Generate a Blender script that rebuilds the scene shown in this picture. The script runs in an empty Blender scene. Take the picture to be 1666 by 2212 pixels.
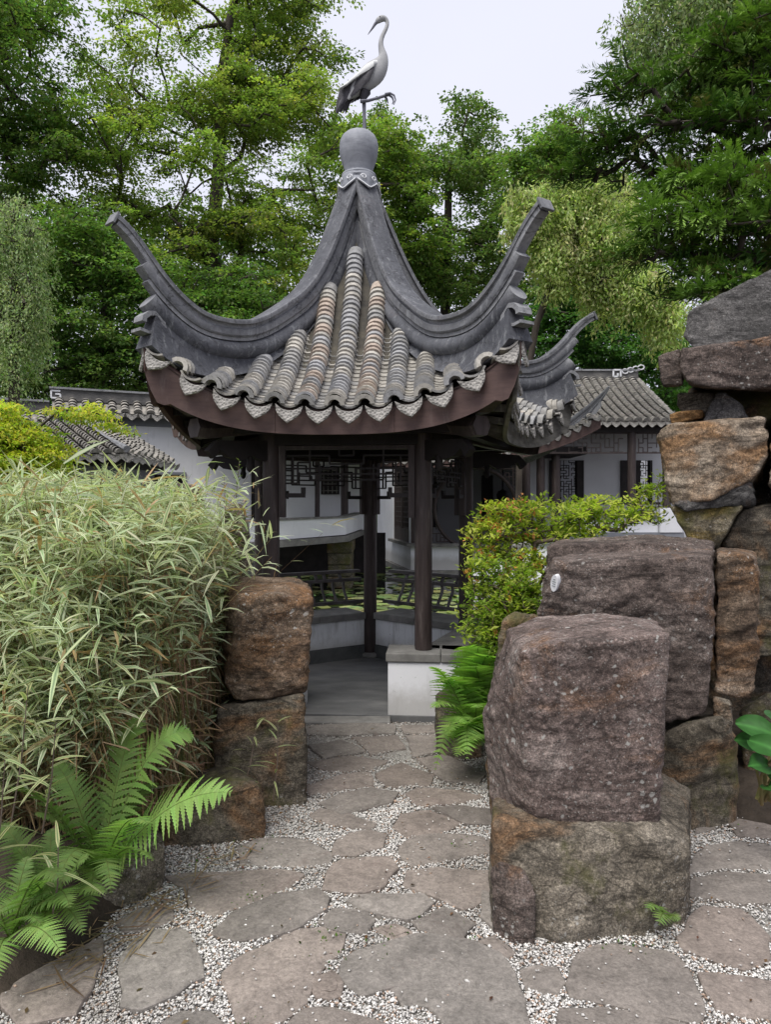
import bpy, bmesh, math, random
import numpy as np
from mathutils import Vector, Matrix

random.seed(7)
RNG = np.random.default_rng(7)
SC = bpy.context.scene
COL = SC.collection
R = math.radians

# ------------------------------------------------------------------ camera
EYE, FPX, PCX, HOR = 1.6, 1500.0, 833.0, 1090.0      # metres; focal length, centre and horizon measured in the photograph
cam_d = bpy.data.cameras.new('camera')
cam_d.sensor_fit = 'VERTICAL'
cam_d.sensor_height = 24.0
cam_d.lens = 24.0 * FPX / 2212.0
cam_d.shift_y = -16.0 / 2212.0
cam_d.clip_start, cam_d.clip_end = 0.05, 500.0
cam = bpy.data.objects.new('camera', cam_d)
COL.objects.link(cam)
cam.location = (0, 0, EYE)
cam.rotation_euler = (R(90), 0, 0)
SC.camera = cam

# ------------------------------------------------------------------ overcast sky + weak wide sun
SUN_EL, SUN_AZ = R(62), R(-150)
wd = bpy.data.worlds.new('World'); SC.world = wd
wd.use_nodes = True
wn, wl = wd.node_tree.nodes, wd.node_tree.links
wn.clear()
wo = wn.new('ShaderNodeOutputWorld'); bg = wn.new('ShaderNodeBackground')
sky = wn.new('ShaderNodeTexSky'); sky.sky_type = 'NISHITA'; sky.sun_disc = False
sky.sun_elevation = SUN_EL; sky.sun_rotation = R(150)
sky.air_density = 1.0; sky.dust_density = 4.0
cloud = wn.new('ShaderNodeTexNoise'); cloud.inputs['Scale'].default_value = 1.6; cloud.inputs['Detail'].default_value = 5
tc = wn.new('ShaderNodeTexCoord'); wl.new(tc.outputs['Generated'], cloud.inputs['Vector'])
cr = wn.new('ShaderNodeValToRGB')
cr.color_ramp.elements[0].position = 0.3; cr.color_ramp.elements[0].color = (6.1, 6.2, 7.15, 1)
cr.color_ramp.elements[1].position = 0.7; cr.color_ramp.elements[1].color = (6.6, 6.7, 7.65, 1)
wl.new(cloud.outputs['Fac'], cr.inputs['Fac'])
mx = wn.new('ShaderNodeMix'); mx.data_type = 'RGBA'; mx.inputs['Factor'].default_value = 0.93
wl.new(sky.outputs['Color'], mx.inputs['A']); wl.new(cr.outputs['Color'], mx.inputs['B'])
wl.new(mx.outputs['Result'], bg.inputs['Color']); bg.inputs['Strength'].default_value = 0.05
wl.new(bg.outputs[0], wo.inputs['Surface'])

sd = bpy.data.lights.new('sun', 'SUN'); sd.energy = 1.5; sd.angle = R(38); sd.color = (1.0, 0.96, 0.9)
sun = bpy.data.objects.new('sun', sd); COL.objects.link(sun)
_sv = Vector((math.sin(SUN_AZ) * math.cos(SUN_EL), math.cos(SUN_AZ) * math.cos(SUN_EL), math.sin(SUN_EL)))
sun.rotation_euler = _sv.to_track_quat('Z', 'Y').to_euler()
sun.location = (0, 0, 30)

SC.view_settings.view_transform = 'Standard'; SC.view_settings.look = 'None'
SC.view_settings.exposure = 1.5; SC.view_settings.gamma = 1.0
SC.view_settings.use_curve_mapping = False

# ------------------------------------------------------------------ helpers
def at(px, py, Y):
    """a measured direction in the photograph at a distance of Y metres -> a point of the place"""
    return Vector(((px - PCX) / FPX * Y, Y, EYE - (py - HOR) / FPX * Y))

def tag(o, label=None, cat=None, group=None, kind=None):
    if label: o['label'] = label
    if cat: o['category'] = cat
    if group: o['group'] = group
    if kind: o['kind'] = kind
    return o

def thing(name, label, cat, loc=(0, 0, 0), group=None):
    o = bpy.data.objects.new(name, None); COL.objects.link(o)
    o.empty_display_size = 0.1
    o.location = loc
    return tag(o, label, cat, group)

def origin(o):
    v = Vector((0, 0, 0))
    while o is not None:
        v = v + o.location; o = o.parent
    return v

def link(name, me, parent=None, mat=None, kind=None, label=None, base=None):
    if mat is not None and len(me.materials) == 0: me.materials.append(mat)
    o = bpy.data.objects.new(name, me); COL.objects.link(o)
    if parent is not None: o.parent = parent
    if base is not None: o.location = base
    if kind: o['kind'] = kind
    if label: o['label'] = label
    return o

def place(name, me, M, parent, color=None):
    """one more object sharing the mesh me, at the world matrix M"""
    o = bpy.data.objects.new(name, me); COL.objects.link(o)
    o.parent = parent
    o.matrix_local = Matrix.Translation(-origin(parent)) @ M
    if color is not None: o.color = (*color, 1)
    return o

class MB:
    def __init__(s): s.v = []; s.f = []
    def add(s, vs, fs):
        k = len(s.v); s.v += [Vector(p) for p in vs]; s.f += [tuple(i + k for i in f) for f in fs]; return s
    def box(s, a, b, M=None):
        x0, y0, z0 = a; x1, y1, z1 = b
        vs = [Vector(p) for p in ((x0,y0,z0),(x1,y0,z0),(x1,y1,z0),(x0,y1,z0),(x0,y0,z1),(x1,y0,z1),(x1,y1,z1),(x0,y1,z1))]
        if M is not None: vs = [M @ p for p in vs]
        return s.add(vs, [(0,3,2,1),(4,5,6,7),(0,1,5,4),(1,2,6,5),(2,3,7,6),(3,0,4,7)])
    def bar(s, p, q, w, h, up=(0, 0, 1)):
        """a bar of section w x h from p to q"""
        p, q = Vector(p), Vector(q); d = (q - p); L = d.length
        if L < 1e-6: return s
        d /= L; u = Vector(up)
        if abs(d.dot(u)) > 0.98: u = Vector((1, 0, 0)) if abs(d.x) < 0.9 else Vector((0, 1, 0))
        sd_ = d.cross(u).normalized(); u = sd_.cross(d)
        M = Matrix((( sd_.x, d.x, u.x, p.x), (sd_.y, d.y, u.y, p.y), (sd_.z, d.z, u.z, p.z), (0, 0, 0, 1)))
        return s.box((-w/2, 0, -h/2), (w/2, L, h/2), M)
    def loft(s, rings, cap=True, closed=True):
        n = len(rings[0]); vs = [p for r in rings for p in r]; fs = []
        for i in range(len(rings) - 1):
            for j in range(n if closed else n - 1):
                k = (j + 1) % n
                fs.append((i*n + j, i*n + k, (i+1)*n + k, (i+1)*n + j))
        if cap:
            fs.append(tuple(range(n - 1, -1, -1))); fs.append(tuple((len(rings)-1)*n + j for j in range(n)))
        return s.add(vs, fs)
    def tube(s, pts, rad, n=8, cap=True, flat=1.0, flat_axis=None):
        pts = [Vector(p) for p in pts]; m = len(pts)
        if not hasattr(rad, '__len__'): rad = [rad] * m
        rings = []; u = None
        for i in range(m):
            d = (pts[min(i+1, m-1)] - pts[max(i-1, 0)]).normalized()
            if flat_axis is not None: u = Vector(flat_axis)
            elif u is None: u = Vector((0, 0, 1)) if abs(d.z) < 0.9 else Vector((1, 0, 0))
            a = d.cross(u).normalized(); b = a.cross(d); 
            if flat_axis is None: u = b
            rings.append([pts[i] + (a * math.cos(2*math.pi*j/n) + b * math.sin(2*math.pi*j/n) * flat) * rad[i] for j in range(n)])
        return s.loft(rings, cap)
    def lathe(s, prof, c, n=24):
        c = Vector(c)
        return s.loft([[c + Vector((r*math.cos(2*math.pi*j/n), r*math.sin(2*math.pi*j/n), z)) for j in range(n)] for r, z in prof])
    def prism(s, poly, z0, z1):
        """a polygon of (x, y) pushed from z0 to z1"""
        n = len(poly)
        return s.loft([[Vector((x, y, z0)) for x, y in poly], [Vector((x, y, z1)) for x, y in poly]])
    def build(s, name, mat, parent=None, smooth=False, bevel=0, kind=None, label=None, cat=None, group=None, base=None):
        me = bpy.data.meshes.new(name)
        if parent is not None: off = origin(parent)
        elif base is not None: off = Vector(base)
        else:
            lo = [min(p[i] for p in s.v) for i in range(3)]; hi = [max(p[i] for p in s.v) for i in range(3)]
            off = Vector(((lo[0]+hi[0])/2, (lo[1]+hi[1])/2, lo[2]))
        me.from_pydata([tuple(p - off) for p in s.v], [], s.f)
        bm = bmesh.new(); bm.from_mesh(me)
        bmesh.ops.recalc_face_normals(bm, faces=bm.faces)
        bm.to_mesh(me); bm.free()
        if smooth:
            me.polygons.foreach_set('use_smooth', [True] * len(me.polygons))
            me.set_sharp_from_angle(angle=R(40))
        o = link(name, me, parent, mat, kind, label, None if parent is not None else off)
        if bevel:
            b = o.modifiers.new('bevel', 'BEVEL'); b.width = bevel; b.segments = 2; b.limit_method = 'ANGLE'
        return tag(o, None, cat, group)

def mesh_np(name, V, F, C=None, smooth=False):
    """mesh from numpy arrays: V (n,3), F (m,3 or 4), C (n,3) point colours"""
    V = np.asarray(V, dtype=np.float32); F = np.asarray(F, dtype=np.int32)
    me = bpy.data.meshes.new(name)
    k = F.shape[1]
    me.vertices.add(len(V)); me.vertices.foreach_set('co', V.ravel())
    me.loops.add(F.size); me.loops.foreach_set('vertex_index', F.ravel())
    me.polygons.add(len(F)); me.polygons.foreach_set('loop_start', np.arange(0, F.size, k, dtype=np.int32))
    if smooth: me.polygons.foreach_set('use_smooth', np.ones(len(F), dtype=bool))
    if C is not None:
        a = me.color_attributes.new('Col', 'FLOAT_COLOR', 'POINT')
        a.data.foreach_set('color', np.concatenate([C, np.ones((len(C), 1))], axis=1).astype(np.float32).ravel())
    me.update(calc_edges=True); me.validate()
    return me

def obj_np(name, V, F, C, mat, parent=None, smooth=False, kind=None, label=None, base=None):
    V = np.asarray(V, dtype=np.float64)
    if parent is not None: off = np.array(origin(parent))
    else: off = np.array(base) if base is not None else np.array([V[:,0].mean(), V[:,1].mean(), V[:,2].min()])
    me = mesh_np(name, V - off, F, C, smooth)
    return link(name, me, parent, mat, kind, label, None if parent is not None else Vector(off))

_G = np.random.default_rng(3).normal(size=(256, 3)); _G /= np.linalg.norm(_G, axis=1)[:, None]
_P = np.random.default_rng(4).permutation(256)
def perlin(p, seed=0):
    p = np.asarray(p, dtype=np.float64) + seed * 17.31
    i = np.floor(p).astype(np.int64); f = p - i
    u = f*f*f*(f*(f*6-15)+10)
    out = np.zeros(len(p))
    for c in range(8):
        o = np.array([c & 1, (c >> 1) & 1, (c >> 2) & 1])
        q = (i + o) & 255
        g = _G[_P[(_P[(_P[q[:,0]] + q[:,1]) & 255] + q[:,2]) & 255]]
        w = np.prod(np.where(o, u, 1-u), axis=1)
        out += w * np.sum(g * (f - o), axis=1)
    return out * 1.5
def fbm(p, oct=4, seed=0):
    s, a = 0, 1.0
    for k in range(oct):
        s = s + a * perlin(np.asarray(p) * 2**k, seed + k); a *= 0.5
    return s

def spline(xs, ys):
    """natural cubic spline through the points"""
    xs = np.array(xs, float); ys = np.array(ys, float); n = len(xs); h = np.diff(xs)
    A = np.eye(n); b = np.zeros(n)
    for i in range(1, n-1):
        A[i, i-1], A[i, i], A[i, i+1] = h[i-1], 2*(h[i-1]+h[i]), h[i]
        b[i] = 6*((ys[i+1]-ys[i])/h[i] - (ys[i]-ys[i-1])/h[i-1])
    m = np.linalg.solve(A, b)
    def f(x):
        i = int(min(max(np.searchsorted(xs, x) - 1, 0), n-2)); t = x - xs[i]
        if x > xs[-1] or x < xs[0]:
            j = 0 if x < xs[0] else n-1
            sl = (ys[1]-ys[0])/h[0] if j == 0 else (ys[-1]-ys[-2])/h[-1]
            return float(ys[j] + sl*(x - xs[j]))
        return float(ys[i] + t*((ys[i+1]-ys[i])/h[i] - h[i]*(2*m[i]+m[i+1])/6) + t*t*m[i]/2 + t**3*(m[i+1]-m[i])/(6*h[i]))
    return f

def norm(a):
    return a / np.maximum(np.linalg.norm(a, axis=-1, keepdims=True), 1e-9)

def leaves(P, D, Nn, L, W, col, fold=0.25):
    """rhombic folded leaves: positions, axis directions, normals, lengths, widths, colours -> V, F, C"""
    n = len(P); D = norm(D); S = norm(np.cross(D, Nn)); Nn = np.cross(S, D)
    L = np.broadcast_to(L, n)[:, None]; W = np.broadcast_to(W, n)[:, None]
    a = P; t = P + D*L; m = P + D*L*0.45 + Nn*W*fold
    V = np.stack([a, m - S*W*0.5, t, m + S*W*0.5], axis=1).reshape(-1, 3)
    k = np.arange(n)[:, None]*4
    F = np.concatenate([k + np.array([0, 2, 1]), k + np.array([0, 3, 2])], axis=0)
    return V, F, np.repeat(col, 4, axis=0)

def blades(P, D, L, W, seg, droop, ce, cm, roll=None, zig=0.0, prof=None, down=(0, 0, -1)):
    """strips of 3 vertices across: edge colour ce, middle colour cm"""
    n = len(P); D = norm(D)
    L = np.broadcast_to(L, n); W = np.broadcast_to(W, n); droop = np.broadcast_to(droop, n)
    up = np.tile(np.array([0, 0, 1.0]), (n, 1)) if roll is None else roll
    S = norm(np.cross(D, up) + 1e-6); dn = np.asarray(down, float)
    V = np.zeros((n, seg+1, 3, 3)); C = np.zeros((n, seg+1, 3, 3))
    for i in range(seg+1):
        t = i/seg
        c = P + D*(L*t)[:, None] + dn*(droop*t*t)[:, None]
        w = (prof(t) if prof else (min(1, t*5+0.25) * (1-t)**0.6))
        if zig and 0 < i < seg: w *= (1 + zig if i % 2 else 1 - zig)
        V[:, i, 0] = c - S*(W*w*0.5)[:, None]; V[:, i, 1] = c; V[:, i, 2] = c + S*(W*w*0.5)[:, None]
        C[:, i, 0] = ce; C[:, i, 1] = cm; C[:, i, 2] = ce
    k = np.arange(n)[:, None]*(seg+1)*3
    F = []
    for i in range(seg):
        for j in range(2):
            F.append(k + np.array([i*3+j, i*3+j+1, (i+1)*3+j+1, (i+1)*3+j]))
    return V.reshape(-1, 3), np.concatenate(F), C.reshape(-1, 3)

def merge(parts):
    V, F, C, k = [], [], [], 0
    for v, f, c in parts:
        V.append(v); F.append(f + k); C.append(c); k += len(v)
    return np.concatenate(V), np.concatenate(F), np.concatenate(C)

def jitter_col(base, n, rng, dv=0.25, dh=0.12):
    c = np.tile(np.array(base, float), (n, 1))
    c *= (1 + rng.normal(0, dv, (n, 1))).clip(0.35, 2.0)
    c *= (1 + rng.normal(0, dh, (n, 3))).clip(0.5, 1.6)
    return c.clip(0.003, 0.9)
# ------------------------------------------------------------------ materials
class Mat:
    def __init__(s, name):
        s.m = bpy.data.materials.new(name); s.m.use_nodes = True
        s.n, s.l = s.m.node_tree.nodes, s.m.node_tree.links
        s.b = next(x for x in s.n if x.type == 'BSDF_PRINCIPLED')
        s.out = next(x for x in s.n if x.type == 'OUTPUT_MATERIAL')
        s.b.inputs['Specular IOR Level'].default_value = 0.3
        s.tc = s.n.new('ShaderNodeTexCoord')
    def co(s, scale=(1, 1, 1), loc=(0, 0, 0), src='Object'):
        mp = s.n.new('ShaderNodeMapping'); mp.inputs['Scale'].default_value = scale; mp.inputs['Location'].default_value = loc
        s.l.new(s.tc.outputs[src], mp.inputs['Vector']); return mp.outputs[0]
    def noise(s, scale, detail=6, rough=0.6, vec=None, dist=0.0):
        t = s.n.new('ShaderNodeTexNoise'); t.inputs['Scale'].default_value = scale; t.inputs['Detail'].default_value = detail
        t.inputs['Roughness'].default_value = rough; t.inputs['Distortion'].default_value = dist
        s.l.new(vec if vec is not None else s.co(), t.inputs['Vector']); return t.outputs['Fac']
    def voro(s, scale, vec=None, feat='F1', out='Distance'):
        t = s.n.new('ShaderNodeTexVoronoi'); t.inputs['Scale'].default_value = scale; t.feature = feat
        s.l.new(vec if vec is not None else s.co(), t.inputs['Vector']); return t.outputs[out]
    def ramp(s, fac, stops):
        r = s.n.new('ShaderNodeValToRGB'); e = r.color_ramp.elements
        while len(e) < len(stops): e.new(0.5)
        for i, (p, c) in enumerate(stops):
            e[i].position = p; e[i].color = (*c, 1) if hasattr(c, '__len__') else (c, c, c, 1)
        s.l.new(fac, r.inputs['Fac']); return r.outputs['Color']
    def mix(s, fac, a, b, mode='MIX'):
        m = s.n.new('ShaderNodeMix'); m.data_type = 'RGBA'; m.blend_type = mode
        for k, v in (('Factor', fac), ('A', a), ('B', b)):
            if hasattr(v, 'links'): s.l.new(v, m.inputs[k])
            elif k == 'Factor': m.inputs[k].default_value = v
            else: m.inputs[k].default_value = (*v, 1) if hasattr(v, '__len__') else (v, v, v, 1)
        return m.outputs['Result']
    def math(s, op, a, b=0.0):
        m = s.n.new('ShaderNodeMath'); m.operation = op
        for i, v in enumerate((a, b)):
            if hasattr(v, 'links'): s.l.new(v, m.inputs[i])
            else: m.inputs[i].default_value = v
        return m.outputs[0]
    def attr(s, name='Col'):
        a = s.n.new('ShaderNodeAttribute'); a.attribute_name = name; return a.outputs['Color']
    def oinfo(s, k='Color'):
        return s.n.new('ShaderNodeObjectInfo').outputs[k]
    def bump(s, h, strength=0.5, dist=0.01):
        b = s.n.new('ShaderNodeBump'); b.inputs['Strength'].default_value = strength; b.inputs['Distance'].default_value = dist
        s.l.new(h, b.inputs['Height'])
        if s.b.inputs['Normal'].is_linked: s.l.new(s.b.inputs['Normal'].links[0].from_socket, b.inputs['Normal'])
        s.l.new(b.outputs[0], s.b.inputs['Normal'])
    def color(s, c):
        if hasattr(c, 'links'): s.l.new(c, s.b.inputs['Base Color'])
        else: s.b.inputs['Base Color'].default_value = (*c, 1)
    def rough(s, r):
        if hasattr(r, 'links'): s.l.new(r, s.b.inputs['Roughness'])
        else: s.b.inputs['Roughness'].default_value = r
    def done(s): return s.m

def simple(name, stops, scale=4, detail=6, rough=0.8, bump=0.3, bdist=0.005, bscale=None, stretch=(1, 1, 1), spec=0.3):
    m = Mat(name); v = m.co(stretch)
    m.color(m.ramp(m.noise(scale, detail, vec=v), stops)); m.rough(rough)
    if bump: m.bump(m.noise(bscale or scale*8, 5, vec=v), bump, bdist)
    m.b.inputs['Specular IOR Level'].default_value = spec
    return m.done()

def rock_mat(name, dark, mid, light, rust=0.3, lichen=0.3, moss=0.0, strata=(1.2, 1.2, 3.5), loc=(0, 0, 0), rustc=(0.30, 0.15, 0.055), spots=26):
    m = Mat(name); v = m.co((1, 1, 1), loc); vs = m.co(strata, loc)
    c = m.ramp(m.noise(2.6, 9, 0.68, v, 0.6), [(0.30, dark), (0.5, mid), (0.70, light)])
    st = m.noise(3.2, 8, 0.7, vs, 0.8)
    c = m.mix(0.7, c, m.ramp(st, [(0.28, 0.42), (0.5, 0.95), (0.72, 1.5)]), 'MULTIPLY')
    rm = m.ramp(m.noise(1.9, 7, 0.65, m.co((1, 1, 1.6), (loc[0]+4, loc[1], loc[2]+2)), 0.9), [(0.62 - rust*0.28, 0.0), (0.72 - rust*0.2, 1.0)])
    c = m.mix(m.math('MULTIPLY', rm, 0.62), c, m.mix(st, (rustc[0]*0.55, rustc[1]*0.5, rustc[2]*0.5), rustc))
    fine = m.noise(48, 6, 0.8, v, 0.4)
    c = m.mix(0.95, c, m.ramp(fine, [(0.30, 0.30), (0.5, 0.95), (0.72, 1.9)]), 'MULTIPLY')
    c = m.mix(0.85, c, m.ramp(m.noise(17, 8, 0.8, m.co((1, 1, 1.8), loc), 1.2), [(0.32, 0.42), (0.5, 1.0), (0.68, 1.5)]), 'MULTIPLY')
    c = m.mix(0.9, c, m.ramp(m.noise(150, 3, 0.7, v), [(0.36, 0.5), (0.5, 1.0), (0.62, 1.55)]), 'MULTIPLY')
    dk = m.ramp(m.noise(5.5, 8, 0.7, v, 1.5), [(0.30, 1.0), (0.42, 0.0)])
    c = m.mix(m.math('MULTIPLY', dk, 0.6), c, (dark[0]*0.45, dark[1]*0.45, dark[2]*0.45))
    if lichen:
        d = m.voro(spots, m.mix(0.05, v, m.noise(22, 4, vec=v)))
        d = m.math('ADD', d, m.math('MULTIPLY', m.math('SUBTRACT', m.noise(6, 4, 0.6, v), 0.42), 0.9))
        sp = m.ramp(d, [(0.17, 1.0), (0.25, 0.0)])
        mk = m.ramp(m.noise(2.2, 5, 0.6, m.co((1, 1, 0.7), (loc[0]+9, 3, loc[2]))), [(0.62 - lichen*0.25, 0.0), (0.70 - lichen*0.2, 1.0)])
        s2 = m.ramp(m.voro(spots*2.6, v), [(0.12, 1.0), (0.22, 0.0)])
        sp = m.mix(1.0, sp, m.math('MULTIPLY', s2, 0.7), 'LIGHTEN')
        c = m.mix(m.math('MULTIPLY', m.math('MULTIPLY', sp, mk), 0.85), c, (0.48, 0.47, 0.44))
    ck = m.math('ABSOLUTE', m.math('SUBTRACT', m.noise(1.7, 5, 0.55, m.co((1, 1, 2.6), (loc[0]+2, 7, loc[2])), 0.7), 0.5))
    ckm = m.ramp(ck, [(0.004, 1.0), (0.018, 0.0)])
    c = m.mix(m.math('MULTIPLY', ckm, 0.55), c, (dark[0]*0.3, dark[1]*0.3, dark[2]*0.3))
    if moss:
        mk = m.ramp(m.noise(3.1, 7, 0.7, m.co((1, 1, 1), (loc[0]-5, 1, 7))), [(0.68 - moss*0.3, 0.0), (0.78 - moss*0.25, 1.0)])
        c = m.mix(m.math('MULTIPLY', mk, 0.75), c, m.mix(fine, (0.05, 0.06, 0.015), (0.16, 0.15, 0.04)))
    m.color(c); m.rough(0.9)
    m.bump(m.noise(9, 9, 0.75, v, 0.5), 0.9, 0.035)
    m.bump(m.noise(24, 8, 0.8, m.co((1, 1, 1.8), loc), 0.8), 0.8, 0.016)
    m.bump(st, 0.8, 0.02)
    m.bump(fine, 0.7, 0.007)
    return m.done()

def foliage(name, trans=0.52, rough=0.55, spec=0.25, tint=(1.1, 1.35, 0.6)):
    m = Mat(name); c = m.attr('Col')
    m.color(c); m.rough(rough); m.b.inputs['Specular IOR Level'].default_value = spec
    t = m.n.new('ShaderNodeBsdfTranslucent'); m.l.new(m.mix(1.0, c, tint, 'MULTIPLY'), t.inputs['Color'])
    mx_ = m.n.new('ShaderNodeMixShader'); mx_.inputs[0].default_value = trans
    m.l.new(m.b.outputs[0], mx_.inputs[1]); m.l.new(t.outputs[0], mx_.inputs[2]); m.l.new(mx_.outputs[0], m.out.inputs['Surface'])
    return m.done()

M_LEAF = foliage('leaf_green')
M_GRASS = foliage('grass_leaf', 0.4, 0.5, 0.3, (1.1, 1.15, 0.7))
M_NEEDLE = foliage('conifer_needles', 0.15, 0.6, 0.2)
M_THICK = foliage('thick_leaf', 0.12, 0.5, 0.12)
M_BARK = simple('bark', [(0.3, (0.025, 0.02, 0.016)), (0.6, (0.07, 0.058, 0.046)), (0.8, (0.10, 0.09, 0.07))], 6, 8, 0.9, 0.8, 0.03, 14, (1, 1, 0.25))
M_TWIG = simple('twig', [(0.3, (0.09, 0.065, 0.05)), (0.7, (0.19, 0.15, 0.12))], 12, 4, 0.9, 0)

# plaster: white lime with scuffs and a green-grey foot
def plaster(name, base=(0.78, 0.79, 0.82), dirt=0.25, loc=(0, 0, 0)):
    m = Mat(name); v = m.co((1, 1, 1), loc)
    c = m.ramp(m.noise(1.3, 6, 0.6, v), [(0.3, tuple(x*0.86 for x in base)), (0.7, base)])
    run = m.ramp(m.noise(4.0, 7, 0.7, m.co((3, 3, 0.5), loc)), [(0.58 - dirt*0.1, 0.0), (0.8, 1.0)])
    c = m.mix(m.math('MULTIPLY', run, dirt*1.3), c, (0.33, 0.34, 0.33))
    sc = m.ramp(m.noise(26, 3, 0.5, m.co((1.6, 1.6, 0.8), loc), 1.2), [(0.69, 0.0), (0.72, 1.0)])
    mk = m.ramp(m.noise(2.5, 3, 0.5, v), [(0.45, 0.0), (0.6, 1.0)])
    c = m.mix(m.math('MULTIPLY', m.math('MULTIPLY', sc, mk), min(1, dirt*1.6)), c, (0.13, 0.15, 0.12))
    geo = m.n.new('ShaderNodeNewGeometry'); sp = m.n.new('ShaderNodeSeparateXYZ'); m.l.new(geo.outputs['Position'], sp.inputs[0])
    ft = m.ramp(m.math('SUBTRACT', sp.outputs['Z'], m.math('MULTIPLY', m.noise(7, 8, 0.75, v), 0.26)), [(0.0, 1.0), (0.16, 0.0)])
    c = m.mix(m.math('MULTIPLY', ft, 0.5), c, (0.24, 0.22, 0.18))
    m.color(c); m.rough(0.9); m.bump(m.noise(35, 5, vec=v), 0.2, 0.004)
    return m.done()
M_PLASTER = plaster('white_plaster', dirt=0.28)
M_PLASTER_BENCH = plaster('white_plaster_scuffed', (0.77, 0.785, 0.81), 0.75)
M_PLASTER_BAND = simple('grey_painted_band', [(0.3, (0.17, 0.18, 0.20)), (0.7, (0.27, 0.28, 0.31))], 2, 6, 0.9, 0.2, 0.004, 20, (1, 1, 0.4))

M_WOOD = Mat('dark_brown_timber'); _v = M_WOOD.co((9, 9, 0.9))
M_WOOD.color(M_WOOD.ramp(M_WOOD.noise(3, 8, 0.7, _v), [(0.3, (0.030, 0.022, 0.021)), (0.55, (0.056, 0.042, 0.040)), (0.72, (0.12, 0.10, 0.092))]))
M_WOOD.bump(M_WOOD.noise(8, 6, 0.6, _v), 0.35, 0.004); M_WOOD.rough(0.55); M_WOOD = M_WOOD.done()
M_DARKWOOD_VOID = simple('dark_timber_and_voids', [(0.3, (0.012, 0.010, 0.010)), (0.7, (0.030, 0.024, 0.024))], 5, 6, 0.7, 0.3, 0.004, 30)  # dark timber, also used on sheets that stand in for shade
M_WOODGREY = simple('weathered_grey_timber', [(0.3, (0.10, 0.095, 0.085)), (0.5, (0.20, 0.19, 0.17)), (0.7, (0.27, 0.26, 0.235))], 5, 9, 0.85, 0.5, 0.006, 18, (1, 1, 4))
M_RAIL = simple('worn_rail_timber', [(0.3, (0.035, 0.03, 0.03)), (0.55, (0.075, 0.065, 0.065)), (0.75, (0.15, 0.14, 0.14))], 7, 7, 0.45, 0.3, 0.003, 40, (1, 1, 1), 0.5)

m = Mat('red_brown_fascia_paint'); _v = m.co((1, 1, 1))
c = m.ramp(m.noise(2.2, 7, 0.65, _v), [(0.3, (0.062, 0.037, 0.033)), (0.6, (0.10, 0.063, 0.056)), (0.8, (0.135, 0.092, 0.083))])
c = m.mix(m.math('MULTIPLY', m.ramp(m.noise(5, 8, 0.75, m.co((3, 3, 1))), [(0.6, 0.0), (0.75, 1.0)]), 0.45), c, (0.05, 0.035, 0.032))
c = m.mix(0.6, c, m.ramp(m.noise(3, 9, 0.75, m.co((2, 2, 14))), [(0.32, 0.6), (0.5, 1.0), (0.7, 1.35)]), 'MULTIPLY')
c = m.mix(m.math('MULTIPLY', m.ramp(m.noise(2.2, 8, 0.75, m.co((4, 4, 0.8), (5, 5, 5))), [(0.58, 0.0), (0.68, 1.0)]), 0.35), c, (0.20, 0.165, 0.15))
m.color(c); m.rough(0.6); m.bump(m.noise(40, 5, vec=_v), 0.3, 0.003); M_FASCIA = m.done()

# dark lime render of the ridges, worn pale on the edges and streaked
m = Mat('blue_grey_ridge_render'); _v = m.co((1, 1, 1))
c = m.ramp(m.noise(2.4, 8, 0.65, _v), [(0.28, (0.036, 0.038, 0.046)), (0.5, (0.066, 0.069, 0.080)), (0.72, (0.12, 0.124, 0.138))])
c = m.mix(m.math('MULTIPLY', m.ramp(m.noise(7, 8, 0.75, m.co((1, 1, 0.5), (3, 3, 3)), 1.0), [(0.56, 0.0), (0.72, 1.0)]), 0.5), c, (0.27, 0.275, 0.285))
c = m.mix(m.math('MULTIPLY', m.ramp(m.noise(4, 8, 0.75, m.co((1, 1, 1), (8, 1, 3)), 1.0), [(0.58, 0.0), (0.75, 1.0)]), 0.5), c, (0.14, 0.12, 0.125))
geo = m.n.new('ShaderNodeNewGeometry'); pt = m.ramp(geo.outputs['Pointiness'], [(0.53, 0.0), (0.60, 1.0)])
c = m.mix(m.math('MULTIPLY', m.math('MULTIPLY', pt, m.noise(9, 6, 0.7, _v)), 1.0), c, (0.36, 0.365, 0.375))
c = m.mix(0.7, c, m.ramp(m.noise(38, 7, 0.8, _v), [(0.3, 0.6), (0.5, 1.0), (0.7, 1.45)]), 'MULTIPLY')
c = m.mix(m.math('MULTIPLY', m.ramp(m.noise(5, 7, 0.7, m.co((5, 5, 0.6))), [(0.56, 0.0), (0.66, 1.0)]), 0.4), c, (0.30, 0.31, 0.32))
ck = m.math('ABSOLUTE', m.math('SUBTRACT', m.noise(2.6, 5, 0.6, _v, 0.6), 0.5))
c = m.mix(m.math('MULTIPLY', m.ramp(ck, [(0.002, 1.0), (0.010, 0.0)]), 0.6), c, (0.02, 0.02, 0.022))
m.color(c); m.rough(0.8); m.bump(m.noise(30, 7, 0.7, _v), 0.5, 0.008); m.bump(m.noise(3, 4, 0.6, _v), 0.3, 0.02); M_RIDGE = m.done()

m = Mat('pale_grey_finial'); _v = m.co((1, 1, 1))
c = m.ramp(m.noise(5, 8, 0.7, _v, 0.8), [(0.3, (0.17, 0.18, 0.205)), (0.55, (0.25, 0.262, 0.29)), (0.75, (0.32, 0.33, 0.36))])
m.color(c); m.rough(0.75); m.bump(m.noise(4, 5, 0.6, m.co((1, 1, 4))), 0.4, 0.02); M_FINIAL = m.done()
M_WHITE = simple('white_trim', [(0.3, (0.55, 0.56, 0.58)), (0.7, (0.74, 0.75, 0.77))], 20, 4, 0.8, 0)

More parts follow.
